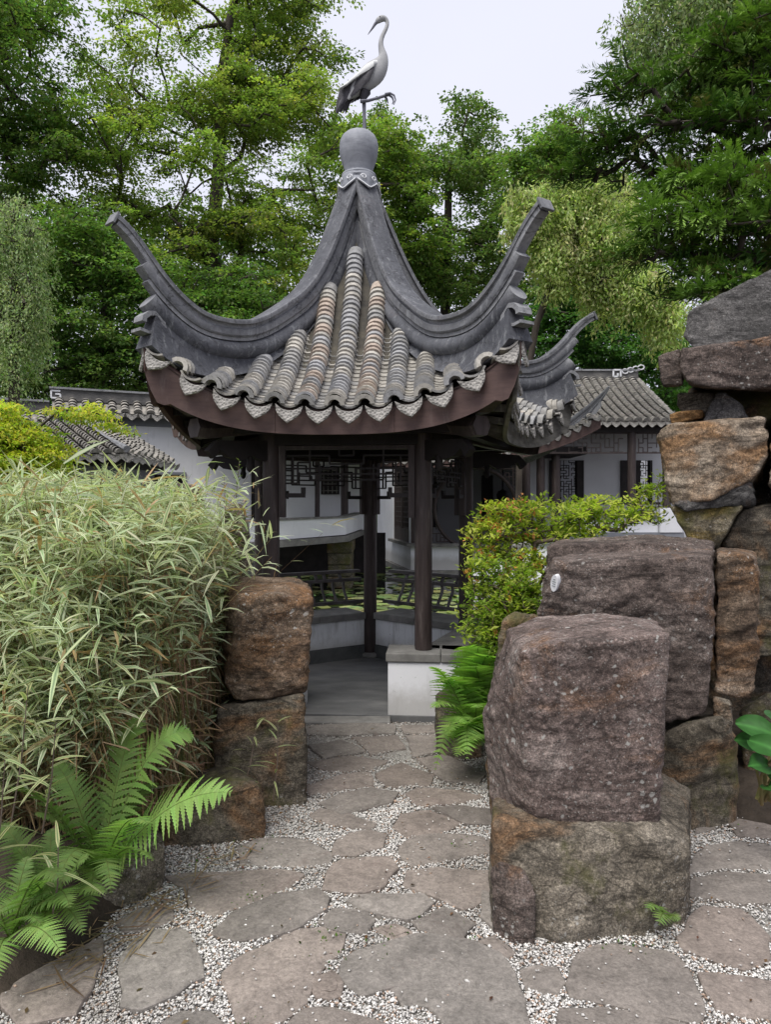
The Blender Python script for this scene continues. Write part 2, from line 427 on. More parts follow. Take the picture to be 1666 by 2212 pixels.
# clay roof tile: own colour per tile (object colour), dirt, moss in patches
m = Mat('weathered_roof_tile'); _v = m.co((1, 1, 1)); oc = m.oinfo('Color'); geo = m.n.new('ShaderNodeNewGeometry')
wp = geo.outputs['Position']
c = m.mix(0.85, oc, m.ramp(m.noise(30, 7, 0.75, wp), [(0.28, 0.42), (0.5, 1.0), (0.72, 1.3)]), 'MULTIPLY')
c = m.mix(m.math('MULTIPLY', m.ramp(m.noise(6, 7, 0.7, wp), [(0.56, 0.0), (0.72, 1.0)]), 0.5), c, (0.085, 0.08, 0.075))
c = m.mix(m.math('MULTIPLY', m.ramp(m.noise(4.2, 8, 0.75, wp), [(0.58, 0.0), (0.70, 1.0)]), 0.55), c, (0.13, 0.115, 0.03))
m.color(c); m.rough(0.9); m.bump(m.noise(60, 6, 0.7, wp), 0.4, 0.003); M_TILE = m.done()
m = Mat('carved_drip_tile'); _v = m.co((1, 1, 1))
dv = m.voro(55, _v); c = m.ramp(m.noise(14, 7, 0.7, _v), [(0.3, (0.13, 0.125, 0.115)), (0.55, (0.25, 0.24, 0.225)), (0.75, (0.37, 0.355, 0.33))])
c = m.mix(0.6, c, m.ramp(dv, [(0.05, 0.5), (0.35, 1.15)]), 'MULTIPLY')
m.color(c); m.rough(0.9); m.bump(dv, 0.9, 0.012); m.bump(m.noise(70, 4, vec=_v), 0.4, 0.004); M_DRIP = m.done()
M_TILEFAR = simple('weathered_roof_tile_far', [(0.3, (0.10, 0.095, 0.09)), (0.5, (0.22, 0.21, 0.19)), (0.62, (0.33, 0.31, 0.28)), (0.8, (0.30, 0.21, 0.16))], 9, 8, 0.9, 0.3, 0.004)
M_SHELL = simple('mortar_bed', [(0.3, (0.04, 0.038, 0.035)), (0.7, (0.10, 0.09, 0.07))], 8, 6, 0.95, 0.5, 0.01)
M_RIDGEFAR = simple('grey_ridge_brick', [(0.3, (0.06, 0.06, 0.062)), (0.6, (0.13, 0.125, 0.12)), (0.8, (0.24, 0.22, 0.19))], 5, 9, 0.9, 0.5, 0.01, 22, (1, 1, 2))

M_SLAB = simple('grey_stone_slab', [(0.3, (0.12, 0.118, 0.112)), (0.55, (0.195, 0.19, 0.18)), (0.75, (0.27, 0.26, 0.245))], 6, 9, 0.85, 0.5, 0.006, 30)
M_FLOOR = simple('dark_floor_slate', [(0.3, (0.085, 0.086, 0.088)), (0.55, (0.14, 0.141, 0.142)), (0.75, (0.205, 0.203, 0.20))], 2.2, 10, 0.75, 0.4, 0.006, 9, (1, 2.5, 1))
M_PLINTH = simple('dark_plinth', [(0.3, (0.05, 0.054, 0.054)), (0.7, (0.12, 0.122, 0.12))], 4, 8, 0.9, 0.4, 0.006)

m = Mat('brown_paving_stone'); geo = m.n.new('ShaderNodeNewGeometry'); wp = geo.outputs['Position']; oc = m.oinfo('Color')
c = m.mix(1.0, oc, m.ramp(m.noise(5, 9, 0.7, wp, 0.5), [(0.28, 0.62), (0.5, 1.0), (0.72, 1.28)]), 'MULTIPLY')
c = m.mix(0.75, c, m.ramp(m.noise(75, 5, 0.75, wp), [(0.3, 0.6), (0.5, 1.0), (0.7, 1.4)]), 'MULTIPLY')
c = m.mix(m.math('MULTIPLY', m.ramp(m.noise(3.2, 8, 0.7, wp, 1.4), [(0.58, 0.0), (0.70, 1.0)]), 0.5), c, (0.13, 0.095, 0.085))
c = m.mix(m.math('MULTIPLY', m.ramp(m.noise(9, 8, 0.75, wp, 1.0), [(0.60, 0.0), (0.70, 1.0)]), 0.4), c, (0.36, 0.34, 0.31))
c = m.mix(0.8, c, m.ramp(m.noise(26, 8, 0.8, wp, 0.8), [(0.3, 0.55), (0.5, 1.0), (0.7, 1.35)]), 'MULTIPLY')
m.color(c); m.rough(0.82); m.bump(m.noise(14, 9, 0.75, wp, 0.5), 0.9, 0.016); m.bump(m.noise(90, 5, 0.7, wp), 0.45, 0.003); M_PAVE = m.done()

m = Mat('white_gravel_chips'); m.color(m.attr('Col')); m.rough(0.85); M_CHIP = m.done()
m = Mat('gravel_bed'); _v = m.co((1, 1, 1)); d = m.voro(95, _v)
c = m.ramp(d, [(0.05, (0.48, 0.47, 0.44)), (0.5, (0.24, 0.23, 0.21))])
c = m.mix(m.math('MULTIPLY', m.ramp(m.noise(3, 7, 0.7, _v), [(0.5, 0.0), (0.68, 1.0)]), 0.75), c, (0.075, 0.06, 0.045))
m.color(c); m.rough(0.95); m.bump(d, 0.8, 0.01); M_BED = m.done()
M_SOIL = simple('dark_garden_soil', [(0.3, (0.018, 0.014, 0.010)), (0.6, (0.045, 0.034, 0.025)), (0.8, (0.07, 0.055, 0.04))], 7, 9, 0.95, 0.9, 0.03, 25)
m = Mat('dark_pond_water'); m.color((0.012, 0.016, 0.012)); m.rough(0.06); m.b.inputs['Specular IOR Level'].default_value = 0.5
m.bump(m.noise(3, 3, 0.5), 0.08, 0.02); M_WATER = m.done()
# ------------------------------------------------------------------ ground, pond, path
xs = np.concatenate([np.linspace(-220, -14, 10), np.linspace(-12, 12, 97), np.linspace(14, 220, 10)])
ys = np.concatenate([np.linspace(-40, 0, 6), np.linspace(0.5, 26, 103), np.linspace(30, 300, 12)])
GX, GY = np.meshgrid(xs, ys)
def sstep(a, b, x): 
    t = np.clip((x - a)/(b - a), 0, 1); return t*t*(3-2*t)
def ground_z(x, y):
    pond = sstep(7.3, 7.9, y) * (1 - sstep(22.5, 24, y)) * sstep(-8.0, -7.2, x) * (1 - sstep(3.0, 4.0, x + 0.0*y))
    bedL = sstep(-0.95, -1.35, x) * sstep(2.0, 2.8, y) * (1 - sstep(5.6, 6.6, y))
    bedR = sstep(1.5, 2.0, x) * sstep(3.3, 3.7, y) * (1 - sstep(6.5, 7.5, y))
    return -1.0*pond + 0.22*bedL + 0.12*bedR - 0.01
GZ = ground_z(GX, GY) + 0.02*perlin(np.stack([GX.ravel()*1.7, GY.ravel()*1.7, 0*GX.ravel()], 1)).reshape(GX.shape) * (np.abs(GX) > 3)
nx, ny = len(xs), len(ys)
k = (np.arange(ny-1)[:, None]*nx + np.arange(nx-1)[None, :]).reshape(-1, 1)
o = obj_np('ground', np.stack([GX.ravel(), GY.ravel(), GZ.ravel()], 1), k + np.array([0, 1, nx+1, nx]), None, M_SOIL, smooth=True, kind='structure', base=(0, 0, 0))
MB().add([(-8.2, 7.2, -0.25), (4.2, 7.2, -0.25), (4.2, 24, -0.25), (-8.2, 24, -0.25)], [(0, 1, 2, 3)]).build('pond_water', M_WATER, kind='structure')

path_poly = [(-1.75, 0.9), (2.9, 0.9), (2.9, 3.75), (1.25, 4.05), (1.1, 5.06), (-0.95, 5.06), (-0.95, 4.0), (-1.3, 3.2)]
path = MB().add([(x, y, 0.006) for x, y in path_poly], [tuple(range(len(path_poly)))]).build('path', M_BED, kind='structure', base=(0, 3, 0))

def gpt(px, py, z=0.028):
    Y = (EYE - z)*FPX/(py - HOR); return ((px - PCX)/FPX*Y, Y)

def inside(P, poly):
    x, y = P[:, 0], P[:, 1]; c = np.zeros(len(P), bool); n = len(poly)
    for i in range(n):
        x0, y0 = poly[i]; x1, y1 = poly[i-1]
        c ^= ((y0 > y) != (y1 > y)) & (x < (x1-x0)*(y-y0)/(y1-y0+1e-12) + x0)
    return c

_dz = 1479
stones_px = [
 [(10,640),(60,570),(140,545),(222,543),(215,600),(195,660),(165,715),(100,720),(40,725),(5,690)],
 [(265,590),(285,555),(330,528),(390,522),(415,540),(432,590),(440,630),(385,665),(310,692),(258,695),(262,640)],
 [(480,615),(510,585),(560,560),(640,520),(700,517),(742,536),(738,575),(690,608),(668,640),(662,680),(610,725),(525,730),(505,690),(484,650)],
 [(730,595),(760,572),(820,555),(900,541),(1000,550),(1080,580),(1118,625),(1135,680),(1142,735),(960,730),(925,690),(868,692),(840,655),(790,668),(735,625)],
 [(682,628),(720,614),(742,640),(738,668),(712,678),(680,668)],
 [(560,790),(620,722),(660,702),(720,698),(800,718),(850,738),(880,790)],
 [(930,800),(945,745),(1140,745),(1150,800)],
 [(1225,640),(1240,590),(1262,568),(1330,560),(1440,570),(1480,600),(1502,650),(1515,700),(1495,720),(1400,705),(1300,682),(1230,668)],
 [(1130,610),(1165,600),(1205,604),(1220,635),(1205,660),(1140,648)],
 [(1205,692),(1300,690),(1440,715),(1508,735),(1520,800),(1240,800)],
 [(1505,618),(1600,626),(1690,642),(1760,660),(1750,715),(1640,712),(1550,698),(1518,655)],
 [(1470,540),(1490,500),(1520,472),(1600,482),(1660,540),(1664,588),(1610,608),(1530,585),(1475,562)],
 [(1485,440),(1500,415),(1570,402),(1700,410),(1790,420),(1780,478),(1590,462),(1500,455)],
 [(1500,372),(1530,345),(1570,335),(1700,345),(1770,360),(1760,402),(1570,392),(1490,405)],
 [(358,412),(430,402),(600,394),(652,405),(630,432),(580,452),(530,470),(460,495),(415,470),(395,440)],
 [(445,538),(500,490),(600,452),(680,441),(712,458),(708,485),(650,518),(600,534),(540,548),(500,555)],
 [(513,345),(560,331),(640,331),(690,345),(716,362),(710,384),(620,387),(520,384)],
 [(690,508),(720,480),(790,485),(810,505),(790,533),(735,528)],
 [(742,466),(780,453),(840,450),(915,453),(942,470),(880,506),(810,488)],
 [(872,432),(880,402),(950,394),(1060,400),(1062,455),(1000,482),(950,458)],
 [(700,440),(705,402),(740,380),(790,371),(840,372),(856,396),(830,433),(790,448)],
 [(862,348),(885,330),(940,320),(1000,317),(1062,328),(1062,358),(970,374),(890,390),(870,372)],
 [(722,364),(732,332),(760,318),(800,314),(832,322),(830,348),(770,367)],
 [(848,300),(868,276),(930,266),(975,280),(992,296),(960,314),(880,324)],
 [(668,284),(692,266),(760,279),(815,298),(802,311),(740,305)],
 [(690,254),(740,236),(800,224),(862,233),(850,254),(790,267),(740,277)],
 [(872,234),(900,220),(1000,226),(1048,240),(1000,254),(900,260)],
 [(940,266),(1000,262),(1064,268),(1062,300),(1010,298)],
 [(885,510),(960,482),(1030,515),(1000,543),(905,529)],
 [(1030,553),(1070,541),(1112,573),(1085,588)],
 [(816,521),(855,516),(895,530),(850,546)],
 [(664,215),(735,191),(798,186),(806,214),(720,228),(668,236)],
 [(662,166),(755,151),(836,161),(800,183),(705,184)],
 [(812,190),(868,167),(938,190),(928,214),(832,219)],
 [(902,160),(960,150),(1046,190),(1038,214),(960,205)],
 [(662,127),(738,117),(788,140),(700,157)],
 [(764,111),(856,107),(876,134),(802,147)],
 [(882,111),(938,106),(958,139),(892,153)],
 [(662,87),(768,82),(857,87),(852,104),(742,107),(664,104)],
 [(872,87),(945,86),(950,100),(878,104)],
 [(1500,292),(1540,272),(1550,308),(1502,320)],
 [(1568,292),(1680,272),(1730,300),(1690,330),(1592,326)],
 [(250,510),(300,480),(370,478),(380,505),(330,520),(265,530)],
 [(1050,170),(1120,160),(1130,210),(1060,215)],
 [(330,790),(350,725),(390,700),(450,705),(490,745),(500,790)],
 [(1040,440),(1110,470),(1130,520),(1080,530),(1035,500)],
]
GPOLY = []
_rs = np.random.default_rng(21)
for si, pp in enumerate(stones_px):
    poly = np.array([gpt(x, y + _dz) for x, y in pp])
    # natural broken edge: resample and roughen the outline
    q = []
    for i in range(len(poly)):
        a, b = poly[i], poly[(i+1) % len(poly)]
        n = max(2, int(np.linalg.norm(b-a)/0.045))
        for j in range(n): q.append(a + (b-a)*j/n)
    q = np.array(q); c = q.mean(0)
    nz = perlin(np.column_stack([q*9, np.full(len(q), si*1.7)])) * 0.015 + perlin(np.column_stack([q*4.5, np.full(len(q), si*2.3)])) * 0.022 + perlin(np.column_stack([q*30, np.full(len(q), si*1.7)])) * 0.007
    d = norm(q - c); q = q + d*(nz + 0.006)[:, None]
    GPOLY.append(q)
    n = len(q); size = np.sqrt(abs(np.sum(q[:,0]*np.roll(q[:,1],-1)-np.roll(q[:,0],-1)*q[:,1]))/2)
    top = 0.025 + _rs.uniform(-0.006, 0.007); tilt = _rs.normal(0, 0.008, 2)
    V, F = [], []
    def ring(s, z):
        r = c + (q - c) * (1 - s/np.maximum(np.linalg.norm(q - c, axis=1), 0.03))[:, None] if s > 0 else q
        zz = z + (r - c) @ tilt + 0.004*perlin(np.column_stack([r*14, np.full(n, si)]))
        return np.column_stack([r, zz])
    rings = [ring(0, -0.02), ring(0.001, top-0.005), ring(0.005, top-0.001), ring(0.03, top)]
    big = size > 0.25
    for f in ((0.35, 0.7) if big else (0.5,)):
        r = q*(1-f) + c*f; rings.append(np.column_stack([r, top + 0.002 + (r-c) @ tilt + 0.005*perlin(np.column_stack([r*8, np.full(n, si)]))]))
    V = np.concatenate(rings + [np.array([[c[0], c[1], top + 0.003]])])
    for ri in range(len(rings)-1):
        for j in range(n): F.append((ri*n+j, ri*n+(j+1) % n, (ri+1)*n+(j+1) % n, (ri+1)*n+j))
    b = (len(rings)-1)*n
    me = bpy.data.meshes.new('paving_stone')
    off = Vector((c[0], c[1], 0))
    me.from_pydata([tuple(Vector(p)-off) for p in V], [], F + [(b+j, b+(j+1) % n, len(V)-1) for j in range(n)])
    me.polygons.foreach_set('use_smooth', [True]*len(me.polygons)); me.set_sharp_from_angle(angle=R(35)); me.materials.append(M_PAVE)
    o = bpy.data.objects.new('paving_stone', me); COL.objects.link(o); o.parent = path; o.location = off - origin(path)
    t = _rs.uniform(0, 1); g = _rs.uniform(0.85, 1.12)
    base = np.array([0.240, 0.202, 0.176])*(1-t) + np.array([0.222, 0.204, 0.184])*t
    if c[1] > 3.4: base = base*0.86
    o.color = (*(base*g), 1)

# loose white chips between the stones
N = 300000
P = np.column_stack([_rs.uniform(-1.7, 2.4, N), 1.85 + (5.05-1.85)*_rs.uniform(0, 1, N)**1.25])
ok = inside(P, path_poly)
for q in GPOLY:
    lo, hi = q.min(0), q.max(0); bb = np.where(ok & (P[:,0] > lo[0]) & (P[:,0] < hi[0]) & (P[:,1] > lo[1]) & (P[:,1] < hi[1]))[0]
    ins = inside(P[bb], q); keep = _rs.uniform(0, 1, len(bb)) < 0.006      # a few stray chips lie on the stones
    ok[bb[ins & ~keep]] = False
dens = fbm(np.column_stack([P*1.3, np.zeros(N)]), 3, 5)
ok &= _rs.uniform(0, 1, N) < np.clip(0.98 + dens*0.5 - 0.62*sstep(3.4, 4.6, P[:,1]) - 0.35*sstep(1.15, 1.5, P[:,0]), 0.05, 1)
P = P[ok]; n = len(P)
onst = np.zeros(n, bool)
for q in GPOLY: onst |= inside(P, q)
sz = _rs.uniform(0.0032, 0.0070, n) * np.where(_rs.uniform(0, 1, n) < 0.06, 1.5, 1)
z = np.where(onst, 0.031, 0.010 + _rs.uniform(0, 0.014, n))
octa = np.array([(1,0,0),(-1,0,0),(0,1,0),(0,-1,0),(0,0,1),(0,0,-1)], float)
V = octa[None] * _rs.uniform(0.55, 1.25, (n, 6, 1)) + _rs.normal(0, 0.22, (n, 6, 3))
an = _rs.uniform(0, 6.28, n); ca, sa = np.cos(an), np.sin(an)
V = np.stack([V[...,0]*ca[:,None]*1.25 - V[...,1]*sa[:,None]*0.85, V[...,0]*sa[:,None]*1.25 + V[...,1]*ca[:,None]*0.85, V[...,2]*0.62], -1) * sz[:,None,None]
V += np.column_stack([P, z])[:,None,:]
of = np.array([(0,2,4),(2,1,4),(1,3,4),(3,0,4),(2,0,5),(1,2,5),(3,1,5),(0,3,5)])
F = (np.arange(n)[:,None,None]*6 + of[None]).reshape(-1, 3)
g = _rs.normal(0.60, 0.13, n).clip(0.2, 0.85)
c = np.column_stack([g*1.0, g*0.975, g*0.93]); br = _rs.uniform(0, 1, n) < 0.12
c[br] *= np.array([0.6, 0.45, 0.36])
dirt = np.clip(0.22 + 0.9*fbm(np.column_stack([P*2.1, np.full(n, 4.0)]), 3, 9) + 0.5*sstep(3.6, 4.6, P[:,1]), 0, 0.8)
c = c*(1-dirt[:,None]*0.55) + np.array([0.11, 0.09, 0.07])*dirt[:,None]*0.55
o = obj_np('gravel', V.reshape(-1,3), F, np.repeat(c, 6, 0), M_CHIP, kind='stuff')
tag(o, 'pale gravel chips filling the joints of the stone path', 'gravel')

# lily pads on the pond
n = 1500
P = np.column_stack([_rs.uniform(-7.5, 3.6, n), _rs.uniform(8.2, 20.5, n)])
r = _rs.uniform(0.08, 0.2, n); ang = _rs.uniform(0, 6.28, n)
a = np.linspace(0.12, 6.16, 11)
V = np.zeros((n, 12, 3)); V[:, 0, :2] = P
V[:, 1:, 0] = P[:,0:1] + r[:,None]*np.cos(a+ang[:,None]); V[:, 1:, 1] = P[:,1:2] + r[:,None]*np.sin(a+ang[:,None])
V[:, :, 2] = -0.242 + _rs.uniform(0, 0.012, (n,1)); V[:, 1:, 2] += 0.01*np.maximum(0, _rs.normal(0, 1, (n, 11)))
F = np.concatenate([np.arange(n)[:,None]*12 + np.array([0, j, j+1]) for j in range(1, 11)])
o = obj_np('lily_pads', V.reshape(-1,3), F, np.repeat(jitter_col((0.20, 0.25, 0.09), n, _rs, 0.3, 0.12), 12, 0), M_THICK, kind='stuff')
tag(o, 'floating green lily pads covering the pond behind the railing', 'lily pads')
# ------------------------------------------------------------------ the pavilion (five columns, five flying hips)
PC = Vector((-0.236, 6.14, 0.0)); YAW = -4.5; T36 = math.tan(R(36)); C36 = math.cos(R(36))
S5 = 1.18; RC = 0.8507*S5
pav = thing('garden_pavilion', 'five sided garden pavilion with swept up grey tile roof on dark brown posts', 'pavilion', PC)
def hdir(a): return Vector((math.sin(R(a)), -math.cos(R(a)), 0))
def tdir(a): return Vector((math.cos(R(a)), math.sin(R(a)), 0))
VA = [YAW + 36 + 72*k for k in range(5)]     # right front, right, back, left, left front
FA = [YAW + 72*k for k in range(5)]          # front, right front, right back, left back, left front
COLP = [PC + hdir(a)*RC for a in VA]
zt = spline([.06,.208,.484,.742,.936,1.208,1.46,1.657,1.842,1.98,2.08,2.24,2.32], [4.56,4.23,3.65,3.31,3.157,2.99,2.935,2.95,3.05,3.175,3.285,3.415,3.455])   # hip: crest of the ridge
zh = spline([.1,.3,.484,.742,.936,1.208,1.46,1.657,1.842,1.98,2.12], [4.15,3.63,3.28,2.95,2.80,2.63,2.54,2.505,2.525,2.58,2.68])    # hip: roof under it
zc = spline([.1,.25,.5,.75,1.0,1.2,1.4,1.72], [4.05,3.66,3.17,2.81,2.54,2.38,2.26,2.12])      # middle of a face
def surf(rho, w):
    u = min(1.0, abs(w)/max(rho*T36, 1e-4)); return zc(rho) + (zh(rho/C36) - zc(rho))*u**2.2
WE = 1.228
def eave(w): f = w/WE; return 1.4 + 0.29*f*f
def fp(a, rho, w, z): return PC + hdir(a)*rho + tdir(a)*w + Vector((0, 0, z))

# floor, step, benches
MB().prism([tuple((PC + hdir(a)*(0.97/C36)).xy) for a in VA], -0.1, 0.04).build('floor', M_FLOOR, pav, bevel=0.006)
MB().prism([(-1.0, 4.985), (0.035, 5.0), (0.035, 5.15), (-1.0, 5.15)], -0.08, 0.034).build('step_slab', M_SLAB, pav, bevel=0.006)
def wall_between(p, q, i, o_, z0, z1, name, mat, a, e0=0.0, e1=0.0, bev=0.004, segs=1, gap=0.003):
    """a wall along p-q from i (inwards) to o_ (outwards)"""
    d = (q - p).normalized(); n = hdir(a)
    L = (q - p).length
    for s in range(segs):
        b = MB(); t0 = -e0 + (L+e0+e1)*s/segs + (gap/2 if s else 0); t1 = -e0 + (L+e0+e1)*(s+1)/segs - (gap/2 if s < segs-1 else 0)
        P = [p + d*t0 - n*i, p + d*t1 - n*i, p + d*t1 + n*o_, p + d*t0 + n*o_]
        b.prism([tuple(x.xy) for x in P], z0, z1); b.build(name, mat, pav, bevel=bev)
for k in range(1, 5):                       # bays right front, right back, left back, left front
    p, q = COLP[k-1], COLP[k]; a = FA[k]
    wall_between(p, q, -0.004, 0.30, 0.17, 0.432, 'bench_wall', M_PLASTER_BENCH, a, -0.068, -0.068)
    wall_between(p, q, 0.012, 0.32, 0.0, 0.168, 'bench_plinth', M_PLINTH, a, -0.07, -0.07)
    wall_between(p, q, 0.03, 0.40, 0.434, 0.50, 'bench_slab', M_SLAB, a, -0.066, -0.066, 0.006, 2)
    n = hdir(a); d = (q-p).normalized(); L = (q-p).length
    for nm, off, z, w, h in (('bottom_rail', .36, .560, .035, .035), ('middle_rail', .43, .790, .04, .035), ('top_rail', .47, .876, .06, .035)):
        MB().bar(p + n*off - d*0.13 + Vector((0,0,z)), q + n*off + d*0.13 + Vector((0,0,z)), w, h).build(nm, M_RAIL, pav, bevel=0.004)
    for j in range(9):
        t = (j+0.6)/9.2*L; c0 = p + d*t
        pts = [c0 + n*(.365 + .085*math.sin(f*1.9)**1.6) + Vector((0,0,.572 + f*.205)) for f in np.linspace(0, 1, 6)]
        b = MB(); b.loft([[x + d*(-.011) - n*.013, x + d*.011 - n*.013, x + d*.011 + n*.013, x - d*.011 + n*.013] for x in pts])
        b.build('baluster', M_RAIL, pav)
    for j in range(5):
        t = (j+0.5)/5*L
        for s in ((-.05, .05) if j in (1, 3) else (0,)):
            c0 = p + d*(t+s); MB().bar(c0 + n*.432 + Vector((0,0,.806)), c0 + n*.468 + Vector((0,0,.86)), .03, .022).build('rail_post', M_RAIL, pav)
# wall stubs either side of the entrance
for s, k in ((1, 0), (-1, 4)):
    p = COLP[k]; d = tdir(FA[0])*(-s); a = FA[0]
    wall_between(p, p + d*0.26, 0.15, 0.15, 0.012, 0.43, 'entrance_wall', M_PLASTER, a, 0.52, 0, 0.006)
    wall_between(p, p + d*0.275, 0.165, 0.165, 0.434, 0.50, 'entrance_wall_slab', M_SLAB, a, 0.54, 0, 0.008, 2)
# columns
for k, (p, z0) in enumerate(zip(COLP, (0.502, 0.09, 0.09, 0.09, 0.502))):
    b = MB(); b.lathe([(.064, z0), (.0665, z0+.02), (.067, z0+.6), (.064, 2.2)], (p.x, p.y, 0), 20)
    b.build('column', M_WOOD, pav, smooth=True)
    if z0 < 0.4:
        MB().lathe([(.085, .035), (.1, .05), (.1, .075), (.078, .09)], (p.x, p.y, 0), 18).build('column_base', M_SLAB, pav, smooth=True)
# beams and hanging lattice
half = [((0,.86),(.36,.86)), ((.36,.86),(.36,.66)), ((.36,.66),(.5,.66)), ((.2,1),(.2,.28)), ((0,.55),(.2,.55)), ((.2,.28),(.46,.28)), ((.46,.28),(.46,.42)), ((.1,.42),(.5,.42)),
        ((.06,.86),(.06,.2)), ((0,.2),(.1,.2)), ((.1,.2),(.1,.7)), ((.1,.7),(.2,.7)), ((.28,.66),(.28,.28)), ((.44,1),(.44,.86)), ((.44,.86),(.5,.86)), ((.2,.55),(.42,.55)), ((.42,.55),(.42,.42))]
for k in range(5):
    p, q = COLP[k-1], COLP[k]; a = FA[k]; n = hdir(a); d = (q-p).normalized(); L = (q-p).length
    up = Vector((0,0,1))
    MB().bar(p + up*2.12, q + up*2.12, .10, .13).build('tie_beam', M_DARKWOOD_VOID, pav, bevel=0.005)
    MB().bar(p + up*2.30 + n*.0, q + up*2.30, .07, .226).build('beam_board', M_DARKWOOD_VOID, pav)
    MB().bar(p + n*.32 + up*2.16 - d*.24, q + n*.32 + up*2.16 + d*.24, .09, .09).build('eave_purlin', M_DARKWOOD_VOID, pav)
    p1, q1 = p + d*.066, q - d*.066; L1 = (q1-p1).length
    b = MB()
    b.bar(p1 + d*.024 + up*1.50, p1 + d*.024 + up*2.054, .05, .046, n); b.bar(q1 - d*.024 + up*1.50, q1 - d*.024 + up*2.054, .05, .046, n)
    b.bar(p1 + d*.05 + up*2.037, q1 - d*.05 + up*2.037, .03, .03)
    b.build('lattice_frame', M_WOOD, pav)
    b = MB(); z0, z1 = 1.70, 2.022
    def uv(u, v): return p1 + d*(.05 + u*(L1-.1)) + up*(z0 + v*(z1-z0))
    for (a0, a1) in half:
        for m_ in (0, 1):
            A = uv(1-a0[0] if m_ else a0[0], a0[1]); B = uv(1-a1[0] if m_ else a1[0], a1[1])
            b.bar(A, B, .014, .0135 if abs(a0[0]-a1[0]) > 0 else .0128, n if abs(A.z-B.z) > .001 else up)
    for m_ in (0, 1):
        b.bar(uv(m_, -.09), uv(abs(m_-.16), -.09), .03, .034); b.bar(uv(abs(m_-.145), -.05), uv(abs(m_-.145), .10), .03, .034, n)
    b.build('lattice', M_DARKWOOD_VOID, pav)

# roof deck (mortar bed) and dark soffit, per face
def face_grid(a, zf, ncol=16, nrow=16, inner=0.1, ins=0.0):
    V, F = [], []
    for i in range(nrow+1):
        q = i/nrow
        for j in range(-ncol, ncol+1):
            u = j/ncol; re = eave(u*WE) - ins; rho = inner + (re-inner)*q; w = u*(inner*T36 + (WE-ins*.7-inner*T36)*q)
            V.append(fp(a, rho, w, zf(rho, w, q, u)))
    m_ = 2*ncol+1
    for i in range(nrow):
        for j in range(2*ncol): F.append((i*m_+j, i*m_+j+1, (i+1)*m_+j+1, (i+1)*m_+j))
    return V, F
def fas_h(f):
    f = abs(f); h = 0.175 + 0.085*f*f
    if f > 0.89: t = (f-.89)/.11; h = h + 0.055*math.sin(math.pi*min(1, t*1.15)**0.8) - 0.10*t**4
    return h
for k, a in enumerate(FA):
    V, F = face_grid(a, lambda rho, w, q, u: surf(rho, w) - 0.012)
    MB().add(V, F).build('roof_deck', M_SHELL, pav, smooth=True)
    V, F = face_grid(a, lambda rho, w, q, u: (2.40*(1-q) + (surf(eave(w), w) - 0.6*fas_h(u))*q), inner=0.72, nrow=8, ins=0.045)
    MB().add(V, F).build('soffit', M_DARKWOOD_VOID, pav, smooth=True)
    # fascia in three boards
    for s in range(3):
        f0, f1 = -1 + 2*s/3, -1 + 2*(s+1)/3; rings = []
        for f in np.linspace(f0 + (.001 if s else 0), f1 - (.001 if s < 2 else 0), 22):
            w = f*WE; rho = eave(w) - 0.01; zt_ = surf(eave(w), w) - 0.004; zb = zt_ - fas_h(f)
            rings.append([fp(a, rho, w, zt_), fp(a, rho, w, zb), fp(a, rho-.035, w*(1-.02), zb), fp(a, rho-.035, w*(1-.02), zt_)])
        MB().loft(rings).build('fascia_board', M_WOODGREY if k == 1 else M_FASCIA, pav, label='weathered grey fascia board' if k == 1 else None)
    for j in range(-6, 7):
        f = j/6.6; w1 = f*WE; w0 = f*0.52; rho1 = eave(w1) - .06
        A = fp(a, 0.75, w0, 2.37); B = fp(a, rho1, w1, surf(eave(w1), w1) - .6*fas_h(f) - .035)
        MB().bar(A, B, .05, .05).build('rafter', M_DARKWOOD_VOID if k != 1 else M_WOODGREY, pav)

# corner timbers
for k, a in enumerate(VA):
    h = hdir(a); t = tdir(a); up = Vector((0,0,1))
    def hp(r, z): return PC + h*r + up*z
    b = MB(); hexa = [(-.075, 0), (-.045, .065), (.045, .065), (.075, 0), (.045, -.065), (-.045, -.065)]
    b.loft([[hp(r, z) + t*x + up*y for x, y in hexa] for r, z in ((.7, 2.30), (1.2, 2.19), (1.62, 2.13), (1.70, 2.135))]).build('corner_beam', M_WOOD, pav)
    b = MB(); b.loft([[hp(r, z) + t*x + up*y for x, y in ((-.05, -.05), (.05, -.05), (.05, .05), (-.05, .05))] for r, z in ((1.2, 2.30), (1.5, 2.26), (1.72, 2.27), (1.86, 2.33), (1.95, 2.39))]).build('hip_rafter', M_WOOD, pav)
    pr = [(1.0, 2.09), (1.52, 2.06), (1.60, 1.98), (1.545, 1.93), (1.50, 1.995), (1.42, 1.945), (1.30, 1.925), (1.22, 1.97), (1.10, 1.93), (1.0, 1.95)]
    b = MB(); b.loft([[hp(r, z) + t*.028 for r, z in pr], [hp(r, z) - t*.028 for r, z in pr]]).build('carved_bracket', M_DARKWOOD_VOID, pav)
    c0 = hp(1.21, 0); MB().lathe([(.012, 1.975), (.026, 1.95), (.02, 1.92), (.03, 1.895), (.022, 1.86), (.008, 1.845)], c0, 10).build('pendant', M_DARKWOOD_VOID, pav, smooth=True)

